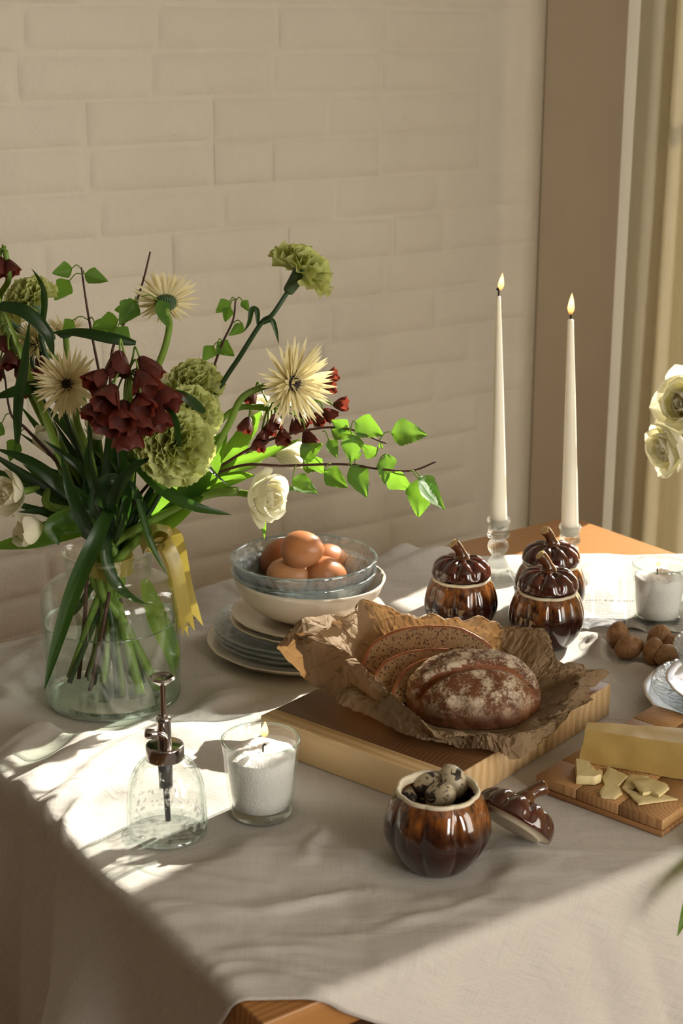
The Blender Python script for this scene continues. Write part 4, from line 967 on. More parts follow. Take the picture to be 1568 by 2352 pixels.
def petal_local(L, W, curl, cup, tip=.5, base=.25, seed=0, n=7, nx=3, ruf=0, saw=0):
    """petal along +X from the origin, lying in XY, curling up (+Z)"""
    V, F = [], []
    for i in range(n+1):
        t = i/n; a = curl*t; x = L*(sin(a)/a*t if abs(a) > 1e-4 else t); z = L*((1-cos(a))/a*t if abs(a) > 1e-4 else 0)
        w = W*(base + (1-base)*sin(pi*min(1, t/(2*tip)) if t < tip else pi/2 + 0)**1.0)*(1 if t < tip else max(.04, (1-((t-tip)/(1-tip))**2.2)))
        for k in range(-nx, nx+1):
            q = k/nx; xx = x; 
            if saw and i == n: xx += saw*L*(((k+nx) % 2) - .5)
            V.append((xx, w*q, z + cup*w*q*q + ruf*L*t*t*n3((q*3.2, t*1.5, seed*5.3))))
    m = 2*nx+1
    for i in range(n):
        for k in range(m-1): F.append((i*m+k, i*m+k+1, (i+1)*m+k+1, (i+1)*m+k))
    return V, F
def fan_petal(L, W, seed):
    """carnation petal: narrow claw, wide ruffled toothed fan along +X"""
    V, F = [], []; n, nx = 8, 9
    for i in range(n+1):
        t = i/n; w = W*(.12 + .88*sm(.15, .95, t))
        for k in range(-nx, nx+1):
            q = k/nx; x = L*t*(1 - .22*q*q*t); ed = (.035*L*((k+nx) % 2) - .02*L*abs(n3((q*5, seed, 1)))*3) if i == n else 0
            V.append((x + ed, w*q, L*(.10*t*t + .13*t*t*sin(q*6.5 + seed*1.7) + .16*t*t*n3((q*3.5, t*2, seed*3.1)))))
    m = 2*nx+1
    for i in range(n):
        for k in range(m-1): F.append((i*m+k, i*m+k+1, (i+1)*m+k+1, (i+1)*m+k))
    return mesh('petal', V, F)
FANS = [fan_petal(1, .62, s) for s in range(6)]
def flower_empty(name, c, axis, label, cat='flower', group=None, spin=0):
    q = Vector(axis).normalized().to_track_quat('Z', 'Y').to_matrix().to_4x4() @ Matrix.Rotation(spin, 4, 'Z')
    return empty(name, c, label, cat, group, rot=q.to_euler())
def put(e, me, m, name, az, el, r0=0, z0=0, sc=1, roll=0):
    """petal turned up by el from the plane of the head, at azimuth az"""
    Mx = Matrix.Rotation(az, 4, 'Z') @ Matrix.Translation((r0, 0, z0)) @ Matrix.Rotation(-el, 4, 'Y') @ Matrix.Rotation(roll, 4, 'X')
    o = obj(name, me, m, e); o.location = Mx.to_translation(); o.rotation_euler = Mx.to_euler(); o.scale = (sc,)*3 if not hasattr(sc, '__len__') else sc; return o
GP = []
for s in range(4):
    V, F = petal_local(1, .046 + .007*s, (.25, -.2, .5, .1)[s], .35, .45, .35, s, 8, 1); GP.append(mesh('petal', V, F))
def gerbera(c, axis, R, label, via=(), back=False, seed=0, bottom=None, el=.35, hb=.05):
    e = flower_empty('gerbera', c, axis, label, 'flower', None); r = random.Random(seed)
    for ring, (n, sc, ee, r0, z0) in enumerate(((34, 1.0, el-.30, .16, 0), (32, .97, el, .15, .03), (26, .84, el+.28, .13, .05), (16, .45, el+.65, .10, .06))):
        for k in range(n):
            a = 2*pi*(k + .5*ring)/n + r.uniform(-.07, .07)
            put(e, r.choice(GP), M['gerbera'], 'petal', a, ee + r.uniform(-.16, .16), r0*R, z0*R, R*(1-r0)*sc*r.uniform(.86, 1.06), r.uniform(-.3, .3))
    V, F = lathe([(.001, .11*R), (.10*R, .105*R), (.19*R, .08*R), (.215*R, .03*R), (.17*R, -.02*R)], 24, lambda t, a, z: (a*(1+.10*sin(9*t)), z)); obj('eye', mesh('eye', V, F), M['eye'], e)
    mb = MB()
    for k in range(34):
        a = 2*pi*k/34; v, f = tube([(.15*R*cos(a), .15*R*sin(a), .04*R), (.19*R*cos(a), .19*R*sin(a), .11*R), (.25*R*cos(a), .25*R*sin(a), .13*R)], [.010*R, .009*R, .004*R], 5); mb.add(v, f)
    obj('florets', mb.mesh('florets'), M['floret'], e, kind='stuff')
    mb = MB()
    for rg in range(3):
        for k in range(22):
            a = 2*pi*(k+.5*rg)/22; v, f = tube([(.06*R*cos(a), .06*R*sin(a), -.20*R+.04*R*rg), ((.20+.03*rg)*R*cos(a), (.20+.03*rg)*R*sin(a), -.13*R+.05*R*rg), ((.34-.03*rg)*R*cos(a), (.34-.03*rg)*R*sin(a), -.005*R+.02*R*rg)], [.028*R, .024*R, .006*R], 5); mb.add(v, f)
    obj('calyx', mb.mesh('calyx'), M['calyx'], e)
    ax = Vector(axis).normalized(); h0 = c - ax*.12*R; add_stem(e, h0, [h0 - ax*hb] + list(via), .0036, M['stem'], bottom, .0042); return e
def carnation(c, axis, R, label, via=(), seed=0, n=40, bottom=None, openk=1.0, leaves=()):
    e = flower_empty('carnation', c, axis, label); r = random.Random(seed)
    for k in range(n):
        t = (k+.5)/n; a = k*2.39996 + r.uniform(-.25, .25); el = lerp(1.42, .02 - .30*openk, t**.85) + r.uniform(-.14, .14)
        put(e, r.choice(FANS), M['carnation'], 'petal', a, el, .05*R*t, -.28*R*(1-.2*t), R*lerp(.80, 1.08, t)*r.uniform(.92, 1.08), r.uniform(-.25, .25))
    V, F = lathe(spl2([(.08*R, -1.0*R), (.17*R, -.92*R), (.21*R, -.6*R), (.25*R, -.30*R), (.30*R, -.15*R)], 4), 20); obj('calyx', mesh('calyx', V, F), M['calyx'], e)
    ax = Vector(axis).normalized(); h0 = c - ax*.95*R; st = add_stem(e, h0, [h0 - ax*.03] + list(via), .0026, M['stem_dark'], bottom, .0032)
    for P, w in leaves: V, F = blade(P, w, 0, 6, .3); objw('leaf', mesh('leaf', V, F), M['leaf_dark'], e)
    return e
TP = []
for s in range(4):
    V, F = petal_local(1, .36 + .03*s, .85 + .1*s, .55, .55, .30, s, 8, 4, .07); TP.append(mesh('petal', V, F))
def tulip(c, axis, R, label, via=(), seed=0, n=14, bottom=None, opened=.45, leaves=(), stems=None):
    R = R*1.38
    e = flower_empty('tulip', c, axis, label); r = random.Random(seed)
    for k in range(n):
        t = (k+.5)/n; a = k*2.39996 + r.uniform(-.2, .2); put(e, r.choice(TP), M['tulip'], 'petal', a, lerp(1.25, .92 - opened*1.5, t) + r.uniform(-.1, .1), .04*R, -.55*R, R*lerp(.85, 1.22, t)*r.uniform(.93, 1.06), r.uniform(-.2, .2))
    mb = MB()
    for k in range(6):
        a = k*pi/3; mb.add(*tube([(0, 0, -.45*R), (.10*R*cos(a), .10*R*sin(a), -.1*R), (.15*R*cos(a), .15*R*sin(a), .12*R)], [.03*R, .04*R, .05*R], 6))
    obj('stamens', mb.mesh('stamens'), M['anther'], e)
    ax = Vector(axis).normalized(); h0 = c - ax*.52*R; add_stem(e, h0, [h0 - ax*.035] + list(via), .0038, M['stem'], bottom, .0060)
    for P, w, rl in leaves: V, F = blade(P, w, rl, 8, .35, ruffle=.25, seed=seed); objw('leaf', mesh('leaf', V, F), M['leaf'], e)
    return e
def bell_mesh(seed):
    mb = MB(); r = random.Random(seed)
    for k in range(6):
        a = 2*pi*k/6; V, F = petal_local(1, .34, .50 + r.uniform(-.15, .15), .45, .6, .45, k+seed, 6, 2); Mx = Matrix.Rotation(a, 4, 'Z') @ Matrix.Translation((.06, 0, 0)) @ Matrix.Rotation(-.86 + r.uniform(-.1, .1), 4, 'Y')
        mb.add([Mx @ Vector(v) for v in V], F)
    return mb.mesh('bell')
BELLS = [bell_mesh(s) for s in range(3)]
def fritillaria(c, top, bells, label, via=(), bottom=None, seed=0, size_=.026, stems=True):
    e = empty('fritillary', c, label, 'flower'); r = random.Random(seed)
    for p, d in bells:
        q = Vector(d).normalized().to_track_quat('Z', 'Y') @ Euler((0, 0, r.uniform(0, 6))).to_quaternion()
        b = obj('bell', BELLS[r.randrange(3)], M['bell'], e, p - c, q.to_euler(), size_*r.uniform(.9, 1.12))
        V, F = tube(spline([p, p - Vector(d).normalized()*.008 + UP*.004, p.lerp(top, .6) + UP*.008, top], 5), .0011, 6); objw('pedicel', mesh('pedicel', V, F), M['stem'], e)
    add_stem(e, top, via, .0032, M['stem'], bottom, .0042); return e
def birch_leaf_mesh(seed):
    r = random.Random(seed); V, F, UVs = [], [], []; n, nx = 20, 4
    for i in range(n+1):
        t = i/n; w = .40*(sin(pi*min(1, t*1.25 + .0)**.8) if t < .32 else 1.0*(1-((t-.32)/.68))**.80)*(1 + .055*((i % 2)*2-1)*(t > .1)) + .004
        if t < .32: w = max(w, .40*sm(0, .26, t))
        for k in range(-nx, nx+1):
            q = k/nx; V.append((t, w*q, .16*w*q*q + .14*(t-.5)**2*(1 if seed % 2 else -1.6) + .06*n3((t*3, q*1.5, seed)) - .018*exp(-(q/.18)**2)))
            UVs.append((t - abs(q)*.22*w/.4, q))
    m = 2*nx+1
    for i in range(n):
        for k in range(m-1): F.append((i*m+k, i*m+k+1, (i+1)*m+k+1, (i+1)*m+k))
    me = mesh('leaf', V, F); ul = me.uv_layers.new(name='uv'); li = [0]*len(me.loops); me.loops.foreach_get('vertex_index', li); ul.data.foreach_set('uv', [c for k in li for c in UVs[k]]); return me
BL = [birch_leaf_mesh(s) for s in range(4)]
def birch(pts, leaves, label, d=0.0, buds=(), bottom=None, r=.0014):
    """pts: px path tip..foot; leaves: (attach px, base px, tip px, depth, roll)"""
    P = [bq(a, b, dd) for a, b, dd in pts]; e = empty('birch_twig', P[0], label, 'twig'); rr = random.Random(len(P)*7 + int(pts[0][0]))
    add_stem(e, None, (), r*.7, M['twig'], pts=P + ([] if bottom is None else stem_path(P[-1], (), bottom)[1:]), r2=r*1.8)
    for (ax, ay), (bx, by), (tx, ty), dd, rl in leaves:
        A, B, T = bq(ax, ay, dd), bq(bx, by, dd), bq(tx, ty, dd); x = (T-B); L = x.length; x = x.normalized()
        n = (-FH + UP*.45 + RT*rr.uniform(-.3, .3)); n = (n - x*n.dot(x)).normalized(); y = n.cross(x); n, y = n*cos(rl) + y*sin(rl), y*cos(rl) - n*sin(rl)
        Mx = Matrix((x, y, n)).transposed().to_4x4(); Mx.translation = B - P[0]; o = obj('leaf', rr.choice(BL), M['birch'], e); o.location = B - P[0]; o.rotation_euler = Mx.to_euler(); o.scale = (L,)*3
        V, F = tube(spline([A, A.lerp(B, .5) + UP*.004, B], 4), .0007, 5); objw('leaf_stalk', mesh('leaf_stalk', V, F), M['stem'], o if False else e)
    return e
TO = -FH                                     # towards the camera
# ------------------------------------------------------------------ gerberas
gerbera(bq(155, 882, -.075), TO*1 + UP*.25 - RT*.15, size(88, bq(155, 882, -.075)), 'cream spider gerbera facing the camera beside the dark red fritillary cluster', [bq(175, 960, -.04), bq(215, 1080, -.02)], seed=1)
gerbera(bq(381, 694, .0), FH*.75 + UP*.55 - RT*.1, size(84, bq(381, 694)), 'pale yellow gerbera seen from behind with its green calyx', [bq(389, 745), bq(378, 800), bq(345, 890), bq(300, 1050)], seed=2, hb=.012)
gerbera(bq(672, 880, -.03), RT*.62 + TO*.72 + UP*.10, size(108, bq(672, 880)), 'cream spider gerbera with dark eye on the curtain side of the bouquet', [bq(560, 910, -.03), bq(520, 985, -.03), bq(440, 1110, -.02)], seed=3, hb=.015)
gerbera(bq(82, 790, .03), TO*.5 - RT*.55 + UP*.65, size(72, bq(82, 790)), 'cream gerbera half hidden by dark leaves at the left edge', [bq(130, 900, .03), bq(200, 1060, .02)], seed=4)
gerbera(bq(150, 765, .07), FH*.3 - RT*.1 + UP*.9, size(62, bq(150, 765)), 'cream gerbera peeping up behind the long dark leaf', [bq(180, 880, .06), bq(230, 1080, .04)], seed=5)
# ------------------------------------------------------------------ carnations
carnation(bq(700, 612, 0), RT*.55 + UP*.78 - TO*.22, size(74, bq(698, 622)), 'green carnation on the tallest stem, high against the wall', [bq(600, 742), bq(550, 820), bq(505, 890), bq(400, 1080)], 11, 34, leaves=(([bq(592, 748), bq(590, 715), bq(578, 712), bq(572, 740), bq(560, 762)], .0032), ([bq(600, 745), bq(622, 735), bq(632, 755), bq(640, 790)], .0030)), openk=.8)
carnation(bq(402, 1022, -.085), TO*1 + UP*.30 + RT*.1, size(86, bq(402, 1022, -.085)), 'largest green carnation, open flat towards the camera', [bq(370, 1130, -.04)], 12, 46)
carnation(bq(447, 872, .0), UP*.85 + TO*.45 + RT*.1, size(60, bq(447, 872)), 'green carnation rising behind two others, below the tall stem', [bq(420, 960, .0), bq(360, 1100, .0)], 13, 40)
carnation(bq(440, 945, -.04), TO*.7 + UP*.6 + RT*.35, size(66, bq(440, 945)), 'green carnation wedged between the largest and the one above it', [bq(400, 1030, -.02)], 14, 42)
carnation(bq(66, 678, .0), UP*.85 - RT*.35 + TO*.3, size(62, bq(66, 678)), 'green carnation high at the left edge of the picture', [bq(95, 780, 0), bq(160, 980, 0)], 15, 34)
carnation(bq(20, 730, .05), UP*.7 - RT*.6, size(48, bq(20, 730)), 'green carnation low behind the leaves at the left picture edge', [bq(80, 860, .05)], 16, 26)
# ------------------------------------------------------------------ tulips
tulip(bq(614, 1142, -.05), RT*.84 + TO*.52 + UP*.02, size(58, bq(614, 1142, -.05)), 'white double tulip in full sun, opened towards the egg bowl', [bq(540, 1130, -.05), bq(440, 1150, -.03)], 21, 22, opened=.62, leaves=(([bq(340, 1225, -.02), bq(400, 1150, -.03), bq(465, 1075, -.03), bq(522, 985, -.02)], .023, -.1), ([bq(400, 1190, -.01), bq(470, 1128, -.02), bq(540, 1098, -.03), bq(585, 1092, -.04)], .009, .1), ([bq(590, 1120, .0), bq(660, 1122, .01), bq(735, 1133, .02)], .0040, .5), ([bq(596, 1165, -.03), bq(604, 1200, -.03), bq(607, 1238, -.03)], .0034, .2)))
tulip(bq(672, 1050, .10), RT*.93 + TO*.15 - UP*.12, size(56, bq(672, 1050)), 'cream tulip seen from the side behind the white double one', [bq(590, 1062, .04), bq(480, 1110, .02)], 22, 9, opened=.12, leaves=(([bq(400, 1160, .0), bq(480, 1100, .01), bq(570, 1058, .0), bq(692, 1008, -.01)], .0095, .15), ([bq(440, 1130, .03), bq(520, 1060, .03), bq(570, 990, .03), bq(600, 945, .03)], .013, .3)))
tulip(bq(598, 940, .06), UP*.7 + RT*.5 + TO*.3, size(46, bq(598, 940)), 'white tulip glowing behind the small dark red bells', [bq(540, 1040, .05), bq(430, 1140, .03)], 23, 10, opened=.25)
tulip(bq(66, 1216, -.06), -RT*.82 + TO*.55 - UP*.1, size(50, bq(66, 1216, -.06)), 'cream tulip leaning out low over the left side of the vase', [bq(140, 1195, -.05), bq(210, 1190, -.03)], 24, 9, opened=.35, leaves=(([bq(235, 1200, -.02), bq(150, 1218, -.04), bq(60, 1242, -.05), bq(-30, 1258, -.05)], .0115, .4), ([bq(238, 1185, -.03), bq(170, 1192, -.06), bq(122, 1212, -.07), bq(135, 1252, -.07)], .013, .2)))
tulip(bq(22, 1134, -.05), -RT*.6 + TO*.75 + UP*.1, size(50, bq(22, 1134, -.05)), 'cream tulip cut by the left picture edge, above the leaning one', [bq(110, 1160, -.04), bq(200, 1190, -.02)], 25, 12, opened=.5)
tulip(bq(112, 1010, .02), -RT*.3 + UP*.9 + TO*.1, size(50, bq(112, 1010)), 'pale tulip in the dark foliage left of the fritillary cluster', [bq(150, 1090, .02)], 26, 8, opened=.15)
tulip(bq(222, 985, .03), UP*.8 + TO*.4, size(42, bq(222, 985)), 'pale tulip deep in shade under the fritillary cluster', [bq(240, 1080, .02)], 27, 8, opened=.3)
tulip(bq(372, 880, .05), UP*.9 + RT*.2, size(42, bq(372, 880)), 'pale yellow tulip between the fritillary cluster and the green carnations', [bq(340, 980, .05)], 28, 8, opened=.15)
# ------------------------------------------------------------------ fritillaries
def fb(l): return [(bq(a, b, d), RT*x + TO*y + UP*z) for a, b, d, x, y, z in l]
fritillaria(bq(290, 880, -.10), bq(295, 855, -.10), fb([(275, 805, -.11, -.1, .4, -.9), (320, 820, -.11, .5, .3, -.7), (245, 852, -.12, -.6, .6, -.5), (318, 850, -.13, .4, .6, -.7), (350, 880, -.11, .6, .3, -.7), (262, 885, -.14, -.3, .8, -.6), (322, 905, -.14, .2, .8, -.6), (366, 902, -.10, .8, .2, -.5), (238, 918, -.12, -.5, .5, -.7), (285, 920, -.14, .0, .7, -.7), (318, 935, -.12, .1, .5, -.8), (350, 932, -.11, .4, .4, -.8), (290, 965, -.11, .1, .3, -.9), (262, 930, -.12, -.2, .6, -.7)]), 'dense cluster of dark red fritillary bells in front of the bouquet', [bq(300, 960, -.06), bq(300, 1100, -.04)], seed=1, size_=.032)
fritillaria(bq(650, 950, .0), bq(620, 938, .0), fb([(585, 900, .02, -.4, .4, -.7), (572, 958, .0, -.3, .5, -.8), (610, 985, -.01, -.3, .5, -.8), (632, 950, -.02, .0, .6, -.7), (648, 985, -.02, .1, .6, -.8), (700, 988, -.01, .4, .3, -.8), (718, 950, .0, .6, .4, -.5), (742, 940, .0, .7, .3, -.5), (765, 930, .01, .9, .2, .1), (735, 895, .02, .6, .2, .2), (745, 870, .02, .7, .1, .3), (622, 965, .0, -.1, .5, -.8), (675, 960, .01, .2, .4, -.8), (690, 945, .01, .5, .3, -.6), (600, 1000, -.01, -.2, .5, -.8)]), 'loose spray of small dark red bells under the gerbera with the dark eye', [bq(540, 940, .01), bq(470, 1010, .01), bq(380, 1130, .01)], seed=2, size_=.019)
fritillaria(bq(20, 820, .02), bq(25, 770, .02), fb([(8, 770, .02, -.2, .3, -.9), (20, 805, .0, .1, .5, -.8), (45, 825, .0, .3, .4, -.8), (70, 845, .02, .4, .3, -.8), (0, 830, .02, -.3, .4, -.8), (60, 870, .03, .3, .3, -.9), (85, 820, .03, .5, .3, -.7)]), 'dark red fritillary bells half hidden at the left picture edge', [bq(80, 900, .02), bq(170, 1080, .02)], seed=3, size_=.022)
fritillaria(bq(5, 600, .03), bq(12, 575, .03), fb([(2, 590, .03, -.2, .5, -.8), (16, 596, .03, .4, .4, -.8), (-10, 606, .03, -.5, .4, -.7)]), 'single dark red bell cluster at the very top left of the bouquet', [bq(20, 640, .03), bq(0, 720, .03), bq(90, 950, .03)], seed=4, size_=.023)
# ------------------------------------------------------------------ birch twigs
bt = lambda x, y, z: VP + Vector((x, y, z))
birch([(187, 614, .03), (193, 660, .03), (203, 725, .03), (215, 790, .03), (232, 880, .02), (262, 1080, .0)], [((187, 618), (166, 616), (120, 628), .03, .2), ((190, 630), (160, 644), (126, 690), .03, -.2), ((190, 630), (194, 630), (248, 648), .03, .3), ((203, 735), (168, 735), (144, 762), .03, .1), ((205, 735), (216, 738), (262, 778), .03, -.1)], 'upright birch twig with paired leaves at the top left of the bouquet', bottom=bt(-.02, .03, .02))
birch([(345, 578, .0), (330, 640, .0), (310, 700, .0), (280, 752, .0), (255, 825, .0), (255, 1000, .0)], [((314, 690), (318, 706), (262, 712), .0, .2), ((314, 690), (310, 690), (275, 745), -.01, .0), ((280, 750), (272, 735), (214, 752), .0, -.2), ((280, 750), (270, 752), (300, 790), -.01, .3), ((275, 755), (250, 760), (290, 788), .01, .2), ((325, 682), (362, 690), (382, 752), -.02, 1.1)], 'bare-tipped birch twig crossing in front of the back-turned gerbera', bottom=bt(.03, -.01, .012))
birch([(541, 686, .02), (535, 735, .02), (510, 790, .02), (482, 865, .02), (420, 1020, .01)], [((541, 690), (528, 692), (495, 718), .02, .2), ((541, 690), (527, 705), (516, 740), .01, -.1), ((541, 692), (556, 690), (572, 715), .02, .4), ((535, 742), (558, 745), (525, 772), .02, 1.0), ((512, 785), (498, 788), (538, 818), .02, .0), ((505, 795), (490, 795), (465, 830), .02, .2), ((485, 855), (492, 850), (496, 838), .02, .3)], 'small birch twig with five leaves below the tall green carnation', bottom=bt(.01, .04, .02))
birch([(888, 1018, -.04), (865, 1010, -.04), (800, 985, -.04), (720, 985, -.03), (600, 1018, -.02), (480, 1090, -.01), (360, 1190, -.01)], [((870, 1012), (898, 992), (982, 998), -.05, .15), ((805, 985), (815, 968), (880, 1000), -.04, -.25), ((790, 985), (800, 985), (760, 965), -.04, .3), ((790, 985), (760, 985), (815, 1000), -.03, .0), ((740, 990), (755, 1010), (775, 1052), -.05, .7), ((800, 990), (808, 998), (806, 1062), -.05, .1), ((880, 1015), (862, 1048), (830, 1020), -.03, .2), ((868, 1012), (876, 1030), (872, 1015), -.04, .4)], 'sunlit birch twig reaching right with the large bright leaf, upper of two', bottom=bt(-.035, -.01, .02))
birch([(1002, 1060, -.05), (945, 1081, -.05), (870, 1077, -.05), (785, 1066, -.04), (650, 1070, -.03), (550, 1070, -.02), (430, 1120, -.01), (345, 1200, -.01)], [((940, 1082), (958, 1098), (1018, 1172), -.06, .9), ((945, 1082), (968, 1100), (962, 1190), -.05, .4), ((865, 1074), (886, 1042), (882, 1112), -.05, .6), ((868, 1076), (890, 1090), (948, 1126), -.05, -.6), ((800, 1068), (808, 1070), (845, 1142), -.05, .7), ((760, 1066), (744, 1082), (798, 1120), -.04, .1), ((740, 1066), (715, 1050), (745, 1090), -.03, -.4), ((700, 1068), (690, 1050), (742, 1020), -.03, .2), ((680, 1068), (672, 1100), (730, 1132), -.04, .3), ((815, 1066), (812, 1052), (832, 1040), -.03, .1), ((700, 1068), (694, 1070), (744, 1072), -.02, .3)], 'sunlit birch twig reaching right with drooping leaves, lower of two', bottom=bt(-.03, .03, .02))
birch([(10, 860, .0), (25, 950, .0), (60, 985, .0), (130, 1060, .0), (220, 1180, .0)], [((25, 950), (5, 970), (-30, 1010), .0, .2), ((60, 985), (40, 1010), (20, 1060), .0, -.2)], 'dark birch twig low in the shade at the left picture edge')
# ------------------------------------------------------------------ loose long leaves
def leaf_thing(pts, wpx, label, roll=0, m='leaf_dark', ruf=.2, twist=0, group=None, prof=None):
    P = [bq(a, b, d) for a, b, d in pts]; c = P[0]; V, F = blade([p - c for p in P], size(wpx, P[len(P)//2]), roll, 8, .35, ruffle=ruf, seed=int(pts[-1][0]), twist=twist, prof=prof)
    tag(obj('long_leaf', mesh('long_leaf', V, F), M[m], loc=c), label, 'leaf', group)
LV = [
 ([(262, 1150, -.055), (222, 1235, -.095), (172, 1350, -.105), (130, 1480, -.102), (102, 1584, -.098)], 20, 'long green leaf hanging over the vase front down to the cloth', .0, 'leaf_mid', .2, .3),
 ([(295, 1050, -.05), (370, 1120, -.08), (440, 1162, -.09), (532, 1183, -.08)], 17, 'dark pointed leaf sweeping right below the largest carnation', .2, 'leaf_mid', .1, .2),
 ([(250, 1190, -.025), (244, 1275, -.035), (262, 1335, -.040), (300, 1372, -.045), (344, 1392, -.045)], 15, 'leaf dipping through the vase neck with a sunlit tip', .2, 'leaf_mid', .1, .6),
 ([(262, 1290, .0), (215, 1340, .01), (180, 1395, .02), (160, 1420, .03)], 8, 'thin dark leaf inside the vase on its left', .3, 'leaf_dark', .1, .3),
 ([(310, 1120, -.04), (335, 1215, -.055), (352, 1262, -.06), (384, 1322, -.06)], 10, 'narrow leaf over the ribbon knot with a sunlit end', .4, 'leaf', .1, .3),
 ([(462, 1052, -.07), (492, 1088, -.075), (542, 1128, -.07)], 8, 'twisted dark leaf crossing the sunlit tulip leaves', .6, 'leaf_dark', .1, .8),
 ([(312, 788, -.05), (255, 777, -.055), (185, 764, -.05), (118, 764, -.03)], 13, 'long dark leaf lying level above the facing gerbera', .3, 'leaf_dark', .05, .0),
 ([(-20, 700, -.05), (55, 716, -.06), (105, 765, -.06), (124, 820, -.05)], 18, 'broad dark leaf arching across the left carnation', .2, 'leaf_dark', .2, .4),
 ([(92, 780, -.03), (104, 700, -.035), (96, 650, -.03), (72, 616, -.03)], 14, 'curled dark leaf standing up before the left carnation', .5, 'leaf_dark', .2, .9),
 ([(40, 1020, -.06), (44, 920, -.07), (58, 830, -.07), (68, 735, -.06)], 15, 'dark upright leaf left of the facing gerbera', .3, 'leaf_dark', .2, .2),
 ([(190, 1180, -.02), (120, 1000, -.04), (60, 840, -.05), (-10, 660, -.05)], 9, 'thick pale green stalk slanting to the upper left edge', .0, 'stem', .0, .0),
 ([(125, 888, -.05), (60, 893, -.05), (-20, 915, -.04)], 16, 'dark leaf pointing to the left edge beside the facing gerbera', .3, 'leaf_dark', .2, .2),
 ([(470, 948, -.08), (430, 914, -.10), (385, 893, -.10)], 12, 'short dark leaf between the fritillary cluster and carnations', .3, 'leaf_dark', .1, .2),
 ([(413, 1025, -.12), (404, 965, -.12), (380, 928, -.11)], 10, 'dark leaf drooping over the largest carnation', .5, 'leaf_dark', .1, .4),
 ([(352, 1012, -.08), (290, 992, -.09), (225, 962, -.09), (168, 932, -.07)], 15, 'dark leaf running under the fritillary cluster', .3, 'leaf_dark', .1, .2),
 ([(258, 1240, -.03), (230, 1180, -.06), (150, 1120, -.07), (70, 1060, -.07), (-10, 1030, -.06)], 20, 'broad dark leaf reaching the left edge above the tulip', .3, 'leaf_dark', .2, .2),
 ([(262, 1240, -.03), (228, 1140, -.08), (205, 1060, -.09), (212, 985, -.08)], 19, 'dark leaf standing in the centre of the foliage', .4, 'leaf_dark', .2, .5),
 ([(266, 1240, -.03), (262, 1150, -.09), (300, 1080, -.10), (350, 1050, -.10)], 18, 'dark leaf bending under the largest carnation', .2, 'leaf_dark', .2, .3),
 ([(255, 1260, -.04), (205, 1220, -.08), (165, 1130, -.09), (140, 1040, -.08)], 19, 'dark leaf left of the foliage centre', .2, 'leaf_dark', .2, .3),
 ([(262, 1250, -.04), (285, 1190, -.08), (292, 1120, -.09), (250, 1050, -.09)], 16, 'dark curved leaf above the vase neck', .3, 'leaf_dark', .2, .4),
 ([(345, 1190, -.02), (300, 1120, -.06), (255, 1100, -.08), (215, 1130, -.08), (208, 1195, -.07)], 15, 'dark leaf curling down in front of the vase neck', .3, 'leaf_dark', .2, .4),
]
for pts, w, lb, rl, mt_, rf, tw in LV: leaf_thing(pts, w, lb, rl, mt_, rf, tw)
rl_ = random.Random(23)
ANCH = [((402, 1022), 'the largest green carnation'), ((155, 882), 'the facing gerbera'), ((290, 890), 'the dense fritillary cluster'), ((22, 1134), 'the cream tulip cut by the picture edge'), ((66, 1216), 'the low leaning cream tulip'), ((345, 1250), 'the ribbon knot'), ((112, 1010), 'the shaded pale tulip'), ((222, 985), 'the pale tulip under the fritillaries'), ((180, 1190), 'the curled leaf over the vase neck'), ((40, 1020), 'the upright dark leaf by the picture edge'), ((262, 1080), 'the curved leaf above the vase neck')]
USED = set()
for k in range(90):                          # dark foliage inside the bouquet, too tangled to tell one leaf from the next
    ex, ey, d1 = rl_.uniform(-60, 350), rl_.uniform(900, 1190), rl_.uniform(-.05, .09); sx = 262 + rl_.uniform(-35, 35)
    wl = rl_.uniform(12, 23); mx, my = lerp(sx, ex, .5) + rl_.uniform(-30, 30), lerp(1240, ey, .5) - rl_.uniform(0, 60)
    (ax_, ay_), an = min(ANCH, key=lambda q: (q[0][0]-ex)**2 + (q[0][1]-ey)**2); ddx, ddy = ex-ax_, ey-ay_
    where = (('just above', 'just below')[ddy > 0] if abs(ddy) > abs(ddx) else ('just left of', 'just right of')[ddx > 0]) if abs(ddx) + abs(ddy) > 22 else ('behind' if d1 > -.01 else 'in front of')
    lb = ('broad' if wl > 18 else 'slender') + ' dark tangled leaf ending ' + where + ' ' + an
    if lb in USED or len(USED) > 39: continue
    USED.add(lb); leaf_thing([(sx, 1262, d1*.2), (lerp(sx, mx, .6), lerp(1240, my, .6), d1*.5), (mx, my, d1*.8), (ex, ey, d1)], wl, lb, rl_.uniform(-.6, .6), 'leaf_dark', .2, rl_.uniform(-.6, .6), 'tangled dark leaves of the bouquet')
# extra stem in the water: pale bulb-like sheath of leaf at the right side
leaf_thing([(330, 1330, .01), (362, 1420, .015), (392, 1490, .01), (402, 1560, .0)], 24, 'broad pale leaf base pressed to the vase side under water', .2, 'stem', .1, .0)
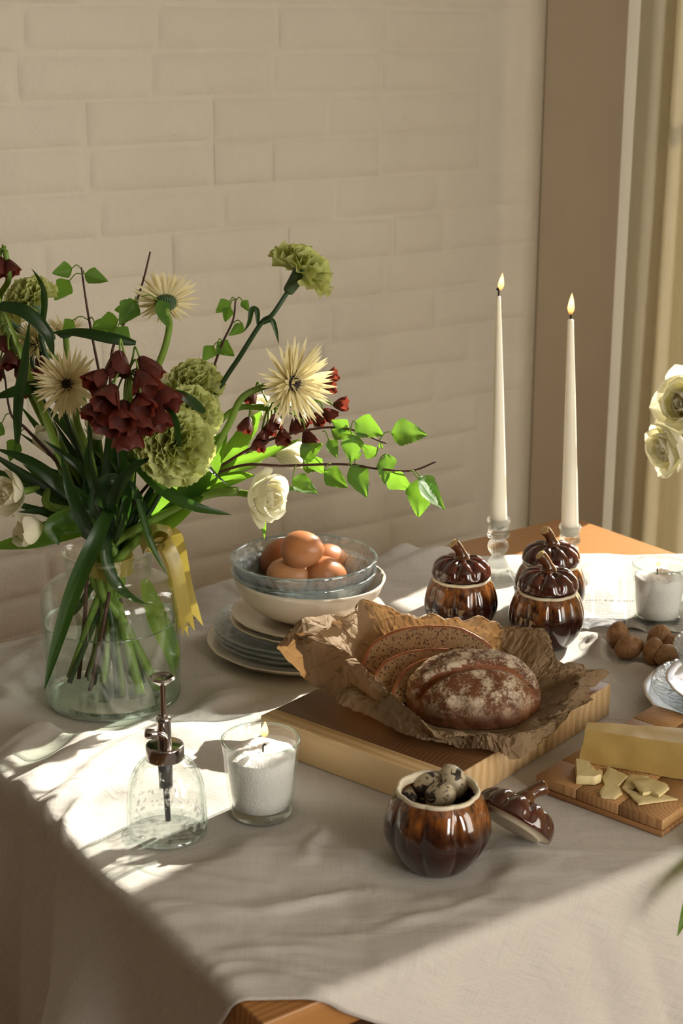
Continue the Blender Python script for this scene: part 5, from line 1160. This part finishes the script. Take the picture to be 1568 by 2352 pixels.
# ------------------------------------------------------------------ ribbon
t = NT('olive_satin'); v = t.co(); w = t.noise(t.co((600, 600, 600)), 1, 2)
p = t.pbr((.33, .255, .055), .32, t.bump(w, .08, .0003), Sheen_Weight=.3, Specular_IOR_Level=.6); M['satin'] = t.end(t.mixs(.22, p, t.n('BsdfTranslucent', i_Color=(.5, .40, .06)).outputs[0]))
rbn = empty('satin_ribbon', NECK, 'olive gold satin ribbon tied round the stems, tails hanging over the vase', 'ribbon')
V, F = lathe([(.0290, -.020), (.0300, -.012), (.0298, -.004), (.0292, .0)], 48, lambda t, r, z: (r + .0012*sin(5*t + z*300), z + .003*sin(t))); obj('band', mesh('band', V, F), M['satin'], rbn, (0, 0, -.004))
flat = lambda t: 1.0
def strip(nm, pts, wpx, face, cup=.05, fork=False, roll=0, tw=0):
    P = [bq(*q) for q in pts]; V, F = blade(P, size(wpx, P[0]), roll, 10, cup, prof=lambda t: .75 + .25*sm(0, .2, t), face=face, twist=tw)
    if fork:
        n = 9; s = len(V) - n
        for k in range(n): V[s+k] = V[s+k] + (V[s+k] - V[s-n*4+k])*(.9*abs(k-4)/4 - .6)
    objw(nm, mesh(nm, V, F), M['satin'], rbn)
strip('loop', [(325, 1262, -.03), (338, 1228, -.045), (362, 1212, -.05), (386, 1222, -.045), (378, 1245, -.035), (345, 1262, -.03)], 19, RT*.2 + UP*.3 + TO*.9, roll=1.15)
strip('tail', [(345, 1250, -.03), (392, 1228, -.03), (408, 1262, -.035), (422, 1340, -.035), (446, 1432, -.03)], 19, TO, .1, True, .15)
strip('tail', [(340, 1262, -.02), (376, 1250, -.045), (400, 1290, -.05), (416, 1360, -.05), (432, 1446, -.045)], 17, TO + RT*.4, .1, True, .25)
strip('tail', [(340, 1260, -.02), (368, 1255, .0), (392, 1300, .01), (404, 1370, .015), (420, 1452, .02)], 15, TO - RT*.3, .1, True, -.2)
# ------------------------------------------------------------------ flowers entering from the right
RVP = at(1750, 1390, ZC); RV2 = RVP
re_ = empty('bud_vase', RVP, 'slim glass vase beyond the frame holding the yellow ranunculus', 'vase')
V, F = lathe(spl2([(.001, .001), (.030, .0), (.034, .004), (.034, .05), (.022, .09), (.013, .12), (.014, .15), (.017, .16)], 5), 48); obj('vase_body', mesh('vase_body', V, F), M['vase_glass'], re_)
def ranunculus(px, py, rpx, axis, label, seed, via, m):
    c = hd(px, py, RVP); R = size(rpx, c)*1.85; e = flower_empty('ranunculus', c, axis, label); r = random.Random(seed)
    for k in range(30):
        t = (k+.5)/30; put(e, r.choice(TP), m, 'petal', k*2.39996, lerp(1.35, .05, t**1.1) + r.uniform(-.08, .08), .05*R, -.45*R, R*lerp(.75, 1.12, t)*r.uniform(.95, 1.05), r.uniform(-.12, .12))
    ax = Vector(axis).normalized(); P = [c - ax*.4*R, c - ax*.9*R] + via + [RVP + UP*.155, RVP + UP*.02]
    V, F = tube(spline(P, 8), .0024, 8); objw('stem', mesh('stem', V, F), M['stem'], e)
ranunculus(1572, 925, 54, -RT*.55 + TO*.6 + UP*.2, 'pale yellow ranunculus at the right picture edge, the upper one', 41, [hd(1640, 980, RVP), hd(1705, 1150, RVP)], m_leaf('yellow_petal', (.74, .70, .15), (.88, .84, .12), .4, .5, spec=.35))
ranunculus(1534, 1030, 44, -RT*.75 + TO*.35 - UP*.15, 'pale yellow ranunculus at the right picture edge, the lower one', 42, [hd(1600, 1040, RVP), hd(1690, 1150, RVP)], M['ranunculus'])

def on_y(px, py, y): d = ray(px, py); return CAM + d*(y/d.y)
leaf_e = [at(1668, 1896, ZC + .004), at(1636, 1930, ZC + .006), on_y(1612, 1990, TY0 - .022), on_y(1586, 2060, TY0 - .045), on_y(1555, 2150, TY0 - .060)]
V, F = blade([p - leaf_e[0] for p in leaf_e], .011, .2, 8, .3, ruffle=.1, seed=3); tag(obj('long_leaf', mesh('long_leaf', V, F), M['leaf'], loc=leaf_e[0]), 'tip of a small green leaf at the lower right picture edge', 'leaf')
for pts, amp, w in (
    ([(10, 1880), (110, 1800), (215, 1715), (330, 1655), (470, 1625), (600, 1600), (690, 1560)], .012, .020),
    ([(60, 1915), (150, 1860), (230, 1775), (320, 1720), (420, 1690)], .010, .014),
    ([(150, 1930), (200, 1850), (260, 1800), (300, 1760)], .006, .010),
    ([(0, 1790), (70, 1725), (160, 1680), (240, 1690)], .009, .016),
    ([(0, 1640), (60, 1590), (110, 1530), (90, 1480)], .007, .018),
    ([(0, 1560), (50, 1530), (100, 1500)], .006, .014),
    ([(430, 1480), (520, 1530), (620, 1560), (720, 1540)], .008, .022),
    ([(1170, 1500), (1290, 1492), (1400, 1510), (1500, 1545), (1568, 1580), (1640, 1640)], .013, .016),
    ([(1250, 1462), (1380, 1480), (1480, 1500), (1600, 1520)], .006, .010),
    ([(860, 1340), (950, 1310), (1010, 1285), (1050, 1275)], .010, .020),
    ([(880, 1300), (940, 1280), (985, 1262)], .012, .016),
    ([(420, 1400), (520, 1370), (600, 1355)], .012, .03),
    ([(400, 2115), (560, 2105), (700, 2085), (860, 2060)], .0022, .010),
    ([(380, 2160), (520, 2165), (640, 2180), (800, 2175)], .002, .012),
    ([(450, 2220), (560, 2200), (680, 2215), (790, 2235)], .0025, .010),
    ([(520, 2268), (600, 2258), (700, 2275), (800, 2310)], .0035, .008),
    ([(300, 2010), (400, 1990), (500, 2000), (620, 2030)], .002, .012),
    ([(690, 2000), (720, 1950), (735, 1920)], .0018, .008),
    ([(330, 2095), (420, 2090), (520, 2108), (560, 2112)], .0020, .004), ([(560, 2115), (680, 2095), (760, 2075), (800, 2062)], .0024, .004),
    ([(420, 2185), (560, 2200), (700, 2192), (820, 2205)], .0018, .004), ([(330, 2000), (430, 2022), (540, 2040), (640, 2048)], .0018, .0035),
    ([(470, 2250), (520, 2232), (600, 2228), (700, 2246), (790, 2262)], .0030, .005), ([(640, 2160), (720, 2168), (840, 2160)], .0015, .0035),
    ([(720, 1990), (705, 1960), (740, 1925), (748, 1905)], .0020, .004), ([(860, 2150), (960, 2120), (1040, 2105), (1140, 2065)], .0016, .005),
    ([(120, 1950), (190, 1880), (250, 1850), (330, 1810), (380, 1770)], .009, .007), ([(200, 1905), (290, 1850), (350, 1800)], .005, .005),
    ([(30, 1700), (110, 1672), (220, 1660), (330, 1610)], .007, .008), ([(0, 1740), (90, 1700), (170, 1720)], .006, .007),
    ([(430, 1570), (540, 1560), (640, 1530)], .006, .009), ([(440, 1650), (560, 1622), (660, 1592)], .006, .008),
    ([(20, 1500), (90, 1490), (180, 1470)], .004, .008), ([(0, 1600), (50, 1620), (100, 1610)], .005, .007),
    ([(1190, 1476), (1300, 1470), (1400, 1485)], .005, .006), ([(1340, 1560), (1440, 1600), (1480, 1650)], .003, .010),
    ([(980, 2080), (1060, 2040), (1180, 2010), (1280, 1985)], .0018, .013)): ridge(pts, amp*1.45, w)

V0, V1 = .5*(uv_of(at(545, 2291))[1] + uv_of(at(690, 2316))[1]), uv_of(at(1100, 1283))[1]
SEAM = [uv_of(at(1187, 1964))[1], uv_of(at(900, 2124))[1]]
def cloth_h(x, y, u, v):
    h = ridge_h(x, y)
    h += .0045*(n3((x*5, y*5, 3)) + .5) + .0026*n3((u*6, v*24, 1)) + .0012*abs(n3((u*14, v*40, 8))) + .0008*n3((x*40, y*40, 5))
    h += .010*abs(n3((u*9 + v*5, v*11, 4)))*sm(-.02, -.22, u)
    for (a, b, r) in FOOT:
        d = sqrt((x-a)**2 + (y-b)**2)
        if d < r*1.5: h *= sm(r*.95, r*1.5, d)
    for s in SEAM: h += .0011*exp(-((v-s)/.0016)**2)
    return max(h, 0)
def edge_fold(d, r=.010):
    q = r*pi/2
    if d <= 0: return 0, 0
    if d < q: a = d/r; return r*sin(a), r*(1-cos(a))
    return r, r + d - q
def cloth():
    U0, U1, du = -.95, 1.25, .0045
    nu, nv = int((U1-U0)/du), int((V1-V0)/.0045)
    V, F, UVs = [], [], []
    for j in range(nv+1):
        for i in range(nu+1):
            u = lerp(U0, U1, i/nu); hemw = .010*n3((u*4, 1, 2)) + .004*n3((u*17, 1, 2))
            v = lerp(V0, V1 + hemw, j/nv); p = uvw(u, v); x, y = p.x, p.y
            r = .010; X0, Y0, X1, Y1 = TX0+r*.6, TY0+r*.6, TX1-r*.6, TY1-r*.6
            ox, dx = edge_fold(X0-x); oy, dy = edge_fold(Y0-y); px_, ex = edge_fold(x-X1); py_, ey = edge_fold(y-Y1)
            xx = min(max(x, X0), X1) - ox + px_; yy = min(max(y, Y0), Y1) - oy + py_
            drop = max(dx, dy, ex, ey)
            z = TZ + TH + (cloth_h(x, y, u, v) if drop < .02 else 0)*(1 - sm(0, .02, drop))
            if drop > 0:
                k = sm(.0, .30, drop)
                if dx >= max(dy, ey) and dx > 0:   # long folds on the left side
                    t = yy; fo = .035*k*(sin(t*17+.6) + .6*sin(t*31+2) + .8) + .010*k*n3((t*8, drop*4, 4)); xx -= max(0, fo) + .02*k
                elif dy > 0:
                    t = xx; fo = .020*k*(sin(t*11+1.5) + .5*sin(t*23) + .6) + .006*k*n3((t*14, drop*16, 4)) + (.004*n3((u*22, v*9, 7)) + .009*abs(n3((u*9 + v*12, v*5, 3))))*sm(0, .07, drop)
                    yy -= max(0, fo)
                elif ey > 0: yy += .02*k
                else: xx += .01*k
            V.append((xx, yy, max(.02, z - drop))); UVs.append((u, v))
    n = nu+1
    for j in range(nv):
        for i in range(nu): F.append((j*n+i, j*n+i+1, (j+1)*n+i+1, (j+1)*n+i))
    me = mesh('tablecloth', V, F)
    ul = me.uv_layers.new(name='uv'); li = [0]*len(me.loops); me.loops.foreach_get('vertex_index', li)
    ul.data.foreach_set('uv', [c for k in li for c in UVs[k]])
    o = obj('tablecloth', me, M['linen']); tag(o, 'rumpled off-white linen tablecloth laid diagonally over the oak table', 'tablecloth')
    md = o.modifiers.new('thick', 'SOLIDIFY'); md.thickness = .0012; md.offset = 1
cloth()
